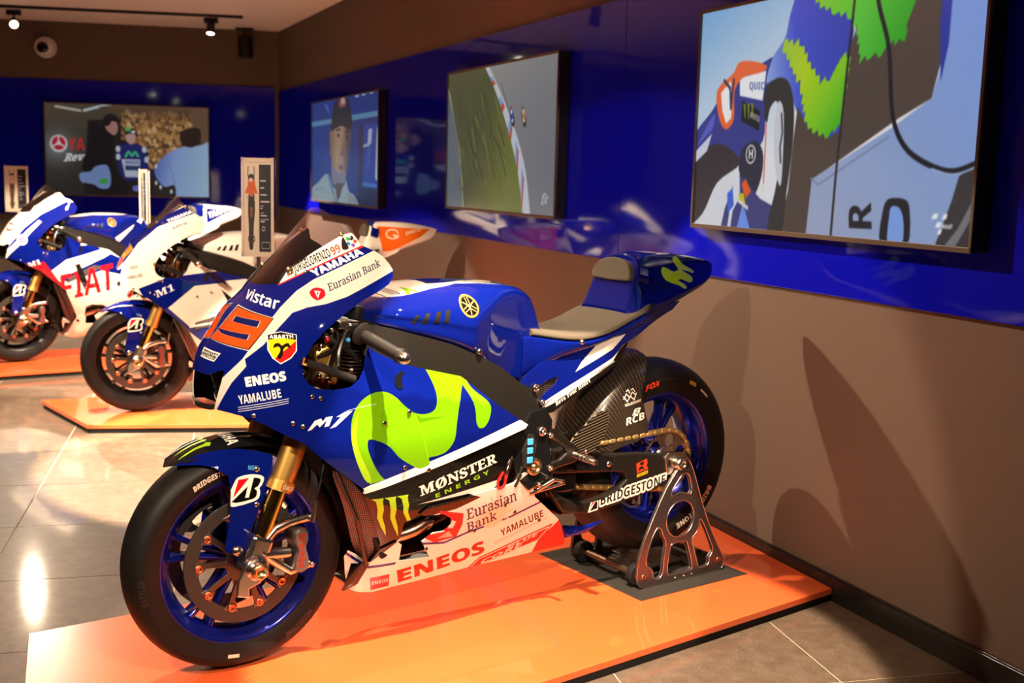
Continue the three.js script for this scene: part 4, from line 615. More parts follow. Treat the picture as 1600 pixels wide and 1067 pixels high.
  for (const s of [1, -1]) {
    const f = s > 0 ? (g) => g : mirrored;
    const d = obj('brake_disc', f(extr(circle(0, 0, 0.165, 72), 0.007, 0.058, 0.001, [circle(0, 0, 0.128, 64)])), skin.disc, fw);
    obj('disc_carrier', f(G(extr(circle(0, 0, 0.056, 32), 0.008, 0.058, 0.001, [circle(0, 0, 0.03, 24)]), ...range(0, 9, 9).slice(0, 10).map((i) => { const a = i * PI / 5, q = (r, o) => [r * Math.cos(a + o), r * Math.sin(a + o)]; return extr([q(0.052, -0.16), q(0.09, -0.13), q(0.126, -0.10), q(0.126, 0.10), q(0.105, 0.02), q(0.052, 0.16)], 0.008, 0.059, 0.001); }))), M.darkSteel, fw);
    for (const i of range(0, 9, 9)) { const a = i * PI / 5; obj('disc_button', f(turned([[0.0115, -0.003], [0.0115, 0.006], [0.007, 0.007], [0.006, 0.004], [0, 0.004]], [0.126 * Math.cos(a), 0.126 * Math.sin(a), 0.063], [0, 0, 1], 12)), M.copper, fw); }
    for (const i of range(0, 9, 9)) { const a = i * PI / 5, q = (r, o) => [r * Math.cos(a + o), r * Math.sin(a + o)]; obj('button_plate', f(extr([q(0.108, -0.07), q(0.136, -0.15), q(0.136, 0.15), q(0.108, 0.07)], 0.005, 0.0605, 0.001)), M.caliper, fw); }
    // fork leg: thick upper tube, collar, bright stanchion, foot
    const A = [0.016, 0.345, s * 0.108], Bp = [0.098, 0.545, s * 0.108], C = [0.245, 0.905, s * 0.108], dir = [0.378, 0.926, 0];
    obj('fork_tube', G(bar([0.082, 0.506, s * 0.108], [0.122, 0.604, s * 0.108], 0.0315, 0.0325, 24), bar([0.075, 0.488, s * 0.108], [0.085, 0.513, s * 0.108], 0.036, 0.0345, 24)), M.gold, b);
    obj('fork_sleeve', bar([0.119, 0.596, s * 0.108], C, 0.0335, 0.0335, 24), M.bronze, b);
    obj('stanchion', bar(A, [0.08, 0.50, s * 0.108], 0.0225, 0.0225, 24), M.goldBright, b);
    obj('fork_foot', f(G(box(0.062, 0.085, 0.05, 0, 0, 0, 0.012).rotateZ(-0.38).translate(0.012, 0.335, 0.11), turned([[0.034, -0.03], [0.036, 0.0], [0.034, 0.02], [0.027, 0.028], [0.021, 0.03], [0.016, 0.04], [0.012, 0.04], [0.012, 0.02], [0, 0.02]], [0, 0.298, 0.12], [0, 0, 1]), turned([[0.013, 0], [0.012, 0.012], [0, 0.012]], [-0.04, 0.345, 0.11], [0, 0, 1]), extr([[-0.05, 0.275], [-0.03, 0.31], [0.0, 0.33], [0.03, 0.30], [0.01, 0.26], [-0.02, 0.25], [-0.02, 0.225], [-0.055, 0.235]], 0.01, 0.135, 0.003))), M.steel, b);
    obj('axle_nut', f(turned([[0.024, 0], [0.024, 0.012], [0.019, 0.016], [0.014, 0.016], [0.013, 0.004], [0, 0.004]], [0, 0.298, 0.158], [0, 0, 1], 6)), M.bronze, b);
    for (const [y0, y1, z] of [[0.352, 0.392, 0.118], [0.335, 0.29, 0.122]]) obj('caliper_arm', f(loft([[0.02, y0 - (y0 - 0.335) * 0.2, 0.018], [0.06, (y0 + y1) / 2 + (y1 > y0 ? 0.014 : -0.012), 0.016], [0.10, y1 + (y1 > y0 ? 0.006 : -0.02), 0.0125], [0.155, y1 + (y1 > y0 ? 0.012 : -0.012), 0.0105]].map(([x, y, r]) => circle(0, 0, r, 12).map(([p, q]) => [x, y + p, z + q * 0.8])))), M.steel, b);
    obj('caliper_lug', f(bar([0.03, 0.325, 0.12], [0.10, 0.318, 0.118], 0.017, 0.014)), M.steel, b);
    const cal = obj('caliper', f(extr(curvy([[0.108, 0.372], [0.125, 0.382], [0.145, 0.376], [0.149, 0.35], [0.143, 0.33], [0.150, 0.30], [0.148, 0.272], [0.128, 0.262], [0.106, 0.272], [0.108, 0.30], [0.116, 0.325], [0.108, 0.35]], 4), 0.07, 0.066, 0.008)), M.caliper, b);
    if (s > 0) { const t = art(0.10, 0.26, 0.055, 0.125, 2400, (k) => { k.fillStyle = '#6b5d55'; k.fillRect(0, 0, 1, 1); txt(k, 'brembo', [0.119, 0.368], [0.117, 0.276], [0.141, 0.368], '#a82a20', 'bold 100px sans-serif', '#a82a20', 2); }); obj('face', sheet((x, y) => [x, y, 0.1365], curvy([[0.112, 0.368], [0.127, 0.376], [0.142, 0.371], [0.145, 0.35], [0.139, 0.33], [0.146, 0.30], [0.143, 0.276], [0.128, 0.268], [0.111, 0.276], [0.113, 0.30], [0.120, 0.325], [0.113, 0.35]], 3), 0.02, 0.001), mat(0xffffff, 0.3, 0.5, { map: t }), cal); }
    for (const [x, y] of [[0.158, 0.398], [0.158, 0.276]]) obj('caliper_bolt', f(turned([[0.009, -0.02], [0.009, 0.012], [0.005, 0.014], [0, 0.014]], [x, y, 0.115], [0.5, 0, 0.85], 12)), M.steel, b);
    obj('brake_hose', f(tube([[0.16, 0.40, 0.13], [0.172, 0.46, 0.13], [0.19, 0.52, 0.128], [0.2, 0.60, 0.11], [0.22, 0.70, 0.10], [0.23, 0.82, 0.1]], 0.0042, 40, 6)), M.black, b);
    obj('hose_end', f(bar([0.159, 0.395, 0.13], [0.170, 0.452, 0.13], 0.0075, 0.006)), M.steel, b);
  }
  if (skin.collarText) { const t = art(0, 0, 0.05, 0.02, 4000, (k) => { k.fillStyle = '#b07a2c'; k.fillRect(0, 0, 1, 1); txt(k, 'ÖHLINS', [0.004, 0.004], [0.046, 0.004], [0.004, 0.016], '#f3dfc0', 'bold 100px sans-serif'); });
    obj('collar_band', sheet((a, c) => { const r = 0.0366, th = a / r - 0.35, ax = [0.375, 0.927], px = [0.927, -0.375], o = [0.0762 + ax[0] * c, 0.4905 + ax[1] * c], q = Math.sin(th) * r; return [o[0] + px[0] * q, o[1] + px[1] * q, 0.108 + Math.cos(th) * r]; }, [[0, 0.003], [0.05, 0.003], [0.05, 0.022], [0, 0.022]], 0.005, 0.0005), mat(0xffffff, 0.35, 0.5, { map: t }), b); }
  // front fender: crown over the tyre, guards down the fork legs
  { const P = (a, z) => { const th = R(126) - a; z = -z; const r = 0.3245 - 1.1 * Math.max(0, Math.abs(z) - 0.012) ** 2 * 6 - 0.004 * sstep(0, 0.2, 0.2 - a); return [r * Math.cos(th), 0.298 + r * Math.sin(th), z]; };
    const e = 0.066; obj('front_fender', sheet(P, [[0.0, 0], [0.06, 0.034], [0.16, 0.055], [0.3, e], [1.15, e], [1.25, 0.05], [1.25, -0.05], [1.15, -e], [0.3, -e], [0.16, -0.055], [0.06, -0.034]], 0.012, 0.003, 0.05), skin.fender, b);
    if (skin.fenderPrint) { const t = art(0, -0.07, 1.0, 0.14, 900, skin.fenderPrint); obj('lettering', sheet((a, z) => { const p = P(a, z), l = Math.hypot(p[0], p[1] - 0.298); return [p[0] * (1 + 0.0015 / l), p[1] + (p[1] - 0.298) / l * 0.0015, p[2]]; }, [[0.04, -0.062], [0.95, -0.062], [0.95, 0.062], [0.04, 0.062]], 0.01, 0, 0.05), decal(t), b); }
    const gp = (x, y) => { const r = Math.hypot(x, y - 0.298); return [x, y, 0.070 * (0.5 + 0.5 * sstep(-0.19, -0.06, x)) + 0.022 * (1 - sstep(0.23, 0.34, r)) + 0.012 * sstep(0.0, 0.06, x) * sstep(0.40, 0.55, y)]; };
    two('fork_guard', sheet(gp, [[-0.172, 0.566], [-0.12, 0.592], [-0.074, 0.602], [-0.02, 0.600], [0.05, 0.584], [0.076, 0.570], [0.082, 0.555], [0.045, 0.478], [0.008, 0.389], [-0.02, 0.342], [-0.045, 0.328], [-0.062, 0.343], [-0.048, 0.43], [-0.046, 0.491], [-0.052, 0.535], [-0.085, 0.560], [-0.117, 0.567]], 0.014, 0.004), skin.guardL, skin.guardR);
    for (const [x, y] of [[0.022, 0.545], [0.022, 0.452]]) obj('guard_bolt', turned([[0.0075, 0], [0.006, 0.004], [0, 0.004]], [x, y, gp(x, y)[2]], [0, 0, 1], 14), M.steel, b); }
  // --- cockpit
  for (const s of [1, -1]) {
    const f = s > 0 ? (g) => g : mirrored;
    obj('handlebar', f(G(bar([0.235, 0.905, 0.10], [0.27, 0.893, 0.19], 0.0125), turned([[0.04, -0.018], [0.042, -0.018], [0.042, 0.018], [0.034, 0.018]], [0.235, 0.902, 0.108], [0.378, 0.926, 0]))), M.darkSteel, b);
    obj('grip', f(G(bar([0.268, 0.892, 0.188], [0.316, 0.846, 0.318], 0.0165, 0.0165, 18), turned([[0.0165, 0.012], [0.03, 0.006], [0.032, 0], [0.028, -0.006], [0.014, -0.006]], [0.268, 0.892, 0.19], [0.33, -0.31, 0.9]), turned([[0.0165, -0.012], [0.0205, -0.004], [0.0205, 0.004], [0.017, 0.006]], [0.314, 0.848, 0.312], [0.33, -0.31, 0.9]))), M.gum, b);
    obj('bar_end', f(turned([[0.0165, -0.006], [0.0165, 0.004], [0.0145, 0.011], [0.008, 0.017], [0, 0.018]], [0.317, 0.845, 0.322], [0.33, -0.31, 0.9])), M.steel, b);
    obj('lever', f(tube([[0.25, 0.905, 0.165], [0.222, 0.888, 0.185], [0.20, 0.85, 0.20], [0.195, 0.815, 0.205]], 0.0065, 20, 8)), M.darkSteel, b);
    obj('lever_guard', f(G(bar([0.095, 0.836, 0.222], [0.235, 0.780, 0.214], 0.010, 0.011), bar([0.165, 0.809, 0.218], [0.18, 0.803, 0.218], 0.0125))), M.rubber, b);
    obj('guard_tip', f(bar([0.088, 0.839, 0.2225], [0.0975, 0.835, 0.222], 0.0102)), M.goldBright, b);
    obj('lever_perch', f(G(box(0.045, 0.03, 0.035, 0.248, 0.905, 0.16, 0.008), box(0.03, 0.022, 0.06, 0.225, 0.915, 0.15, 0.006))), M.steel, b);
    obj('reservoir', f(turned([[0, 0], [0.019, 0], [0.02, 0.004], [0.02, 0.03], [0.017, 0.036], [0, 0.036]], [0.268, 0.925, 0.155], [0.15, 1, 0.05])), M.black, b);
    obj('switch_pod', f(box(0.034, 0.045, 0.03, 0.232, 0.872, 0.162, 0.008)), M.black, b);
    obj('kill_button', f(new THREE.SphereGeometry(0.0085, 14, 10).translate(0.181, 0.880, 0.172)), M.redMetal, b);
    obj('blue_button', f(new THREE.SphereGeometry(0.0065, 14, 10).translate(0.236, 0.876, 0.179)), M.sky, b);
    obj('lower_clamp', f(extr(curvy([[0.165, 0.845], [0.20, 0.862], [0.232, 0.85], [0.226, 0.812], [0.236, 0.786], [0.222, 0.752], [0.205, 0.775], [0.19, 0.80], [0.168, 0.815]], 4), 0.05, 0.09, 0.01)), M.gold, b);
    obj('cooler_ribs', f(G(...range(0, 9, 9).map((i) => turned([[0.02, -0.002], [0.03, -0.002], [0.03, 0.002], [0.02, 0.002]], [0.272 - i * 0.001, 0.862 - i * 0.0095, 0.135], [0.1, 1, 0], 20)))), M.darkSteel, b);
    obj('wiring', f(G(tube([[0.17, 0.90, 0.12], [0.2, 0.875, 0.16], [0.25, 0.842, 0.165], [0.285, 0.80, 0.14], [0.29, 0.76, 0.12]], 0.009, 30, 8), tube([[0.20, 0.93, 0.10], [0.215, 0.90, 0.155], [0.205, 0.86, 0.17], [0.17, 0.83, 0.14]], 0.005, 30, 6), tube([[0.27, 0.90, 0.13], [0.285, 0.86, 0.158], [0.29, 0.82, 0.15], [0.27, 0.775, 0.13]], 0.006, 30, 6))), M.rubber, b);
    [[0.163, 0.885, 0.15], [0.172, 0.862, 0.155], [0.2, 0.9, 0.16], [0.215, 0.845, 0.172], [0.12, 0.80, 0.16], [0.17, 0.785, 0.15], [0.255, 0.795, 0.165], [0.19, 0.775, 0.165], [0.245, 0.912, 0.175], [0.272, 0.905, 0.17]].forEach(([x, y, z], i) => obj('fitting', f(turned([[0, -0.004], [0.007, -0.004], [0.007, 0.003], [0.004, 0.006], [0, 0.006]], [x, y, z], [0.3 * Math.sin(i * 3), 0.4 * Math.cos(i), 1], 10)), M.steel, b));
  }
  obj('top_clamp', G(box(0.07, 0.022, 0.27, 0.247, 0.885, 0, 0.008)), M.darkSteel, b);
  obj('lower_yoke', G(box(0.09, 0.035, 0.27, 0.175, 0.735, 0, 0.012)), M.blackGloss, b);
  obj('steering_head', bar([0.19, 0.70, 0], [0.26, 0.93, 0], 0.035), M.spar, b);
  obj('dash', box(0.02, 0.09, 0.15, 0.16, 0.985, 0, 0.008), M.dial, b);
  obj('front_bracket', G(tube([[0.02, 0.86, 0.08], [0.1, 0.89, 0.06], [0.19, 0.86, 0.03]], 0.01, 16, 8), tube([[0.02, 0.86, -0.08], [0.1, 0.89, -0.06], [0.19, 0.86, -0.03]], 0.01, 16, 8), box(0.16, 0.12, 0.18, 0.06, 0.80, 0, 0.02)), M.black, b);
  return b;
}
// ---------- plinths ----------
const orangeTop = mat(lin(0.93, 0.14, 0.035), 0.28, 0, { clearcoat: 1, clearcoatRoughness: 0.05, bumpMap: repeated(wavy, 0.8), bumpScale: 0.0006 }), matBlack = mat(lin(0.006, 0.006, 0.006), 0.8);
const PL = 0.045;
function plinth(label, pts) {                                           // outline in x and z, seen from above
  const c = [0, 1].map((i) => pts.reduce((s, p) => s + p[i], 0) / pts.length), o = thing('display_plinth', label, 'plinth', [c[0], 0, c[1]], 0, 'orange display plinths');
  const q = pts.map(([x, z]) => [x - c[0], -(z - c[1])]);
  obj('top', extr(q, 0.02, 0, 0.0015).rotateX(-HP).translate(0, PL - 0.02, 0), orangeTop, o);
  obj('base', extr(grow(q, -0.012), 0.026, 0, 0.001).rotateX(-HP), matBlack, o);
}
plinth('glossy orange plinth under the nearest motorcycle, touching the side wall', [[-1.332, -3.073], [-0.93, -2.03], [1.063, -3.606], [0.737, -4.361], [0.69, -4.47]]);
plinth('glossy orange plinth under the middle motorcycle', [[-2.615, -6.299], [-2.14, -5.706], [-0.55, -5.95], [-0.22, -6.32], [-0.42, -6.72], [-1.6, -6.75]]);
plinth('glossy orange plinth under the farthest motorcycle, at the left edge', [[-3.9, -6.6], [-3.187, -7.072], [-1.75, -8.01], [-1.9, -8.6], [-2.1, -8.72], [-3.1, -8.16], [-4.2, -7.5]]);
// ---------- motorcycles ----------
function bodyArt(draw) { return art(0.25, 0.55, 1.5, 0.56, 900, draw); }
const fairTex = (draw, side, ppm) => art(-0.32, 0.1, 1.44, 1.14, ppm, (k) => draw(k, side));
const stripeArt = art(0.97, 0.46, 0.18, 0.16, 1500, (k) => { k.fillStyle = '#15120f'; k.fillRect(0, 0, 2, 2); for (let i = -8; i < 26; i++) edge(k, '#8f7d66', 0.0022, [[0.9, 0.40 + i * 0.0088], [1.2, 0.40 + i * 0.0088 + 0.075]]); });
const meshArt = (() => { const n = 128, d = new Uint8Array(n * n * 4); for (let y = 0; y < n; y++) for (let x = 0; x < n; x++) { const o = (y * n + x) * 4, h = (x % 16 < 4 || y % 16 < 4) ? 1 : 0; d[o] = 10 + h * 90; d[o + 1] = 8 + h * 74; d[o + 2] = 8 + h * 68; d[o + 3] = 255; } const t = new THREE.DataTexture(d, n, n); t.wrapS = t.wrapT = THREE.RepeatWrapping; t.magFilter = THREE.LinearFilter; t.colorSpace = THREE.SRGBColorSpace; t.repeat.set(22, 22); t.needsUpdate = true; return t; })();
const meshMat = mat(0xffffff, 0.4, 0.6, { map: meshArt });
const armArt = art(0.9, 0.26, 0.64, 0.26, 1600, (k) => {
  k.fillStyle = '#1a1714'; k.fillRect(0, 0, 3, 3);
  txt(k, 'BRIDGESTONE', [1.123, 0.300], [1.398, 0.334], [1.123, 0.331], '#0c0b0a', 'bold 100px sans-serif', '#f0e8dc', 30);
  txt(k, 'BRIDGESTONE', [1.123, 0.300], [1.398, 0.334], [1.123, 0.331], '#0c0b0a', 'bold 100px sans-serif');
  fill(k, '#f0e8dc', [[1.075, 0.283], [1.088, 0.318], [1.108, 0.322], [1.118, 0.316], [1.116, 0.288]]); fill(k, '#0c0b0a', [[1.084, 0.288], [1.113, 0.293], [1.113, 0.314], [1.106, 0.317], [1.098, 0.306]]); fill(k, '#c9202a', [[1.092, 0.315], [1.103, 0.318], [1.086, 0.298]]);
  fill(k, '#e0421f', [[1.272, 0.383], [1.268, 0.415], [1.312, 0.426], [1.318, 0.392], [1.295, 0.388]]); fill(k, '#1a1714', curvy([[1.279, 0.389], [1.281, 0.400], [1.292, 0.404], [1.300, 0.399], [1.304, 0.392], [1.292, 0.395]], 3)); fill(k, '#1a1714', curvy([[1.282, 0.414], [1.30, 0.418], [1.298, 0.408], [1.288, 0.407]], 3)); fill(k, '#1a1714', [[1.316, 0.41], [1.309, 0.402], [1.318, 0.398]]);
  fill(k, '#d9b21e', [[1.272, 0.369], [1.272, 0.379], [1.318, 0.388], [1.318, 0.377]]); txt(k, 'racing', [1.275, 0.371], [1.315, 0.380], [1.275, 0.378], '#3a2a08');
});
const guardOf = (base, stripe, b1) => art(-0.2, 0.3, 0.3, 0.34, 1500, (k) => { k.fillStyle = base; k.fillRect(-1, 0, 3, 3); if (stripe) fill(k, stripe, [[-0.19, 0.56], [-0.1, 0.592], [0.0, 0.60], [0.09, 0.58], [0.09, 0.60], [0, 0.63], [-0.2, 0.6]]); if (!b1) return; bridgeB(k, [-0.051, 0.463], 0.075, 0.064, 0.26); txt(k, 'NGK', [0.0, 0.545], [0.025, 0.542], [0.0, 0.557], '#5fa8e0'); txt(k, 'RCB', [-0.115, 0.545], [-0.078, 0.548], [-0.11, 0.56], '#dfe4f4'); });
const wheelTags = [[124, 96, 0.236, 0.256, 'BRIDGESTONE', '#e8dccb', 'bold 100px sans-serif', 0.002], [266, 259, 0.252, 0.261, '', '#e4cbb8'], [318, 296, 0.250, 0.266, 'BRIDGESTONE', '#2c2420'], [196, 180, 0.262, 0.280, 'BATTLAX', '#262120']];
const rearTags = [[113, 98, 0.246, 0.270, 'FOX', '#e0401c', 'italic bold 100px sans-serif', 0.004], [68, 61, 0.262, 0.274, '', '#c09a2a'], [55, 46, 0.262, 0.269, '', '#d7cdb6'], [-28, -74, 0.240, 0.262, 'BRIDGESTONE', '#ded3c0', 'bold 100px sans-serif'], [102, 74, 0.262, 0.272, 'RACING SLICK', '#2a2421']];
const M1body = bodyArt((k) => {
  k.fillStyle = BLUE; k.fillRect(0, 0, 3, 3);
  fill(k, WHITE, [[0.29, 0.953], [0.33, 0.962], [0.364, 0.970], [0.43, 0.978], [0.52, 0.992], [0.62, 1.0], [0.70, 0.998], [0.78, 0.993], [0.82, 0.995], [0.74, 1.02], [0.55, 1.03], [0.3, 1.0]]); fill(k, BLUE, [[0.54, 1.001], [0.66, 1.004], [0.78, 0.999], [0.76, 1.03], [0.54, 1.03]]);
  for (const x of [0.352, 0.385]) edge(k, '#15172c', 0.002, [[x, 0.969], [x + 0.012, 0.992]]); txt(k, 'mo', [0.405, 0.977], [0.43, 0.981], [0.405, 0.994], '#15172c'); edge(k, GREEN, 0.005, [[0.445, 0.982], [0.46, 0.991], [0.475, 0.987]]); txt(k, '@', [0.36, 0.972], [0.38, 0.975], [0.361, 0.985], '#15172c');
  fill(k, WHITE, [[1.262, 1.052], [1.30, 1.056], [1.34, 1.075], [1.26, 1.08]]); fill(k, WHITE, [[1.40, 1.066], [1.46, 1.066], [1.46, 1.08], [1.4, 1.08]]);
});
const strutArt = bodyArt((k) => { k.fillStyle = BLUE; k.fillRect(0, 0, 3, 3); fill(k, WHITE, [[1.115, 0.81], [1.215, 0.83], [1.165, 0.785], [1.037, 0.72], [1.06, 0.755]]); fill(k, WHITE, [[0.915, 0.625], [1.165, 0.758], [1.20, 0.79], [1.18, 0.74], [0.949, 0.63]]); });
const lowerArt = bodyArt((k) => { k.fillStyle = '#12100f'; k.fillRect(0, 0, 3, 3); fill(k, WHITE, [[0.91, 0.615], [0.95, 0.644], [1.17, 0.752], [1.18, 0.745], [0.955, 0.63]]); txt(k, 'Revs Your Heart', [0.968, 0.622], [1.09, 0.688], [0.962, 0.633], '#ece4d6', 'italic bold 100px serif'); });
const fenderPrint = (k) => { txt(k, 'YAMAHA', [0.50, 0.058], [0.50, -0.058], [0.60, 0.058], '#d8d2c8', 'bold 100px sans-serif'); for (const z of [0.024, 0, -0.030]) fill(k, '#8fbf1a', [[0.10, z], [0.18, z - 0.004], [0.26, z - 0.003], [0.34, z - 0.006], [0.37, z - 0.012], [0.40, z], [0.37, z + 0.010], [0.34, z + 0.005], [0.27, z + 0.006], [0.19, z + 0.003]]); };
const hugArt = (k) => {                                                    // canvas pixels: 512 over 0.2 m, x from 1.20, y from 0.50
  const X = (x) => (x - 1.20) * 2560, Y = (y) => 512 - (y - 0.50) * 2560; k.strokeStyle = k.fillStyle = '#efe7da'; k.lineWidth = 9; k.lineJoin = 'miter';
  const ln = (p) => { k.beginPath(); p.forEach(([x, y], i) => (i ? k.lineTo(X(x), Y(y)) : k.moveTo(X(x), Y(y)))); k.stroke(); };
  ln([[1.240, 0.616], [1.252, 0.633], [1.264, 0.620], [1.276, 0.637], [1.290, 0.626]]); ln([[1.240, 0.626], [1.255, 0.608], [1.268, 0.624], [1.283, 0.612], [1.292, 0.634]]); ln([[1.250, 0.640], [1.258, 0.646], [1.266, 0.634]]); ln([[1.270, 0.644], [1.278, 0.648], [1.286, 0.638]]);
  const T = (s, x, y, x1, y1, h, f) => { k.save(); k.font = f; const w = k.measureText(s).width; k.transform((X(x1) - X(x)) / w, (Y(y1) - Y(y)) / w, 0.12 * h * 25.6 / 73, h * 2560 / 73, X(x), Y(y)); k.fillText(s, 0, 0); k.restore(); };
  T('MILLEZOUND', 1.246, 0.592, 1.312, 0.604, 0.009, 'bold 100px sans-serif'); T('RCB', 1.250, 0.531, 1.330, 0.546, 0.024, 'bold 100px sans-serif'); T('B', 1.272, 0.560, 1.308, 0.566, 0.020, 'italic bold 100px sans-serif');
};
const hugCarbon = (() => { const c = art(-0.9, -0.14, 1.0, 0.46, 1400, (k) => { k.fillStyle = '#14110e'; k.fillRect(-2, -1, 4, 3); for (let i = -40; i < 160; i++) edge(k, i % 2 ? '#8a745c' : '#4a3d31', 0.0017, [[-1.2 + i * 0.012, -0.2], [-1.2 + i * 0.012 + 0.42, 0.4]]); }); return mat(0xffffff, 0.3, 0, { map: c, clearcoat: 1, clearcoatRoughness: 0.08 }); })();
const base = { carbon: hugCarbon, mesh: meshMat, stripe: mat(0xffffff, 0.3, 0.3, { map: stripeArt }), arm: mat(0xffffff, 0.38, 0.2, { map: armArt }), seat: M.seat, disc: M.disc };
const fair = (draw, ppm) => ({ fairL: printed(fairTex(draw, 1, ppm)), fairR: printed(fairTex(draw, -1, ppm * 0.35)) });
const nearest = makeBike('blue racing motorcycle with big green letter on its flank, nearest of the three', 'racing motorcycles on plinths', [-0.716, PL, -2.927], R(35.7), {
  ...base, ...fair(mainFair, 1400), paint: M.blue, tank: printed(M1body), tail: printed(M1body), strut: printed(strutArt), lowerStrut: printed(lowerArt), screen: M.screen, screenTop: 1.208, fender: M.blackGloss, guardL: printed(guardOf(BLUE, null, true)), guardR: M.blue, rim: M.rimBlue, steer: R(1.5), frontTags: wheelTags, rearTags, fenderArt: hugArt, fenderPrint, collarText: true });
{ // green letter on the tail flank
  const pts = curvy([[1.405, 1.026], [1.400, 1.011], [1.418, 0.985], [1.478, 0.966], [1.498, 0.956], [1.511, 0.956], [1.506, 0.967], [1.474, 0.983], [1.490, 0.986], [1.530, 0.974], [1.547, 0.978], [1.548, 0.989], [1.528, 1.001], [1.495, 1.015], [1.530, 1.010], [1.558, 1.003], [1.563, 1.008], [1.505, 1.033], [1.484, 1.052], [1.470, 1.059], [1.459, 1.053], [1.459, 1.043], [1.481, 1.017], [1.452, 1.012], [1.424, 1.024]], 3);
  obj('tail_letter', patch(tailZ, 0.0012)(pts), paint(lin(0.42, 0.68, 0.012)), nearest);
}
const bodyB = bodyArt((k) => { k.fillStyle = '#e9e2d6'; k.fillRect(0, 0, 3, 3); fill(k, '#ee6a14', [[1.33, 1.045], [1.66, 1.028], [1.60, 0.985], [1.42, 0.905], [1.36, 0.90]]); k.beginPath(); k.ellipse(1.42, 1.0, 0.036, 0.026, 0, 0.3, 6.0); k.strokeStyle = '#f3e6cf'; k.lineWidth = 0.008; k.stroke(); fill(k, '#f3e6cf', [[1.42, 0.995], [1.45, 0.975], [1.46, 0.985], [1.43, 1.0]]); txt(k, 'IVECO', [1.50, 0.993], [1.60, 1.020], [1.50, 1.012], '#f6ead6', 'bold 100px sans-serif'); });
makeBike('white nosed racing motorcycle with white tank and orange tail panel', 'racing motorcycles on plinths', [-2.006, PL, -6.09], R(19), {
  ...base, ...fair(whiteFair, 620), paint: M.blue, tank: M.white, tail: printed(bodyB), strut: M.white, lowerStrut: M.black, screen: M.clearScreen, screenTop: 1.20, fender: M.blue, guardL: printed(guardOf(BLUE, '#e9e2d6', true)), guardR: M.blue, rim: M.rimBlack, steer: 0, frontTags: [], rearTags: [] }, 0.964);
const bodyC = bodyArt((k) => { k.fillStyle = BLUE; k.fillRect(0, 0, 3, 3); fill(k, '#e9e2d6', [[0.29, 0.965], [0.5, 0.995], [0.8, 0.995], [0.88, 0.97], [0.86, 0.93], [0.82, 0.95], [0.88, 0.99], [0.8, 1.03], [0.3, 1.03]]); fill(k, '#e9e2d6', [[0.62, 0.84], [0.80, 0.93], [0.78, 0.90], [0.66, 0.81]]); fill(k, '#e9e2d6', [[1.2, 0.8], [1.36, 1.07], [1.72, 1.04], [1.72, 0.9]]); fill(k, BLUE, [[1.37, 1.04], [1.62, 1.03], [1.50, 0.99], [1.36, 0.93]]); txt(k, 'YAMAHA', [1.38, 0.965], [1.6, 1.03], [1.38, 1.015], '#f2efe8', 'bold 100px sans-serif'); });
makeBike('blue and white racing motorcycle with large red lettering on its flank', 'racing motorcycles on plinths', [-3.283, PL, -7.557], R(42), {
  ...base, ...fair(fiatFair, 620), paint: M.blue, tank: printed(bodyC), tail: printed(bodyC), strut: M.white, lowerStrut: M.black, screen: M.clearScreen, screenTop: 1.20, fender: M.blue, guardL: printed(guardOf(BLUE, null, true)), guardR: M.blue, rim: M.rimBlack, steer: 0, frontTags: [], rearTags: [] }, 0.974);
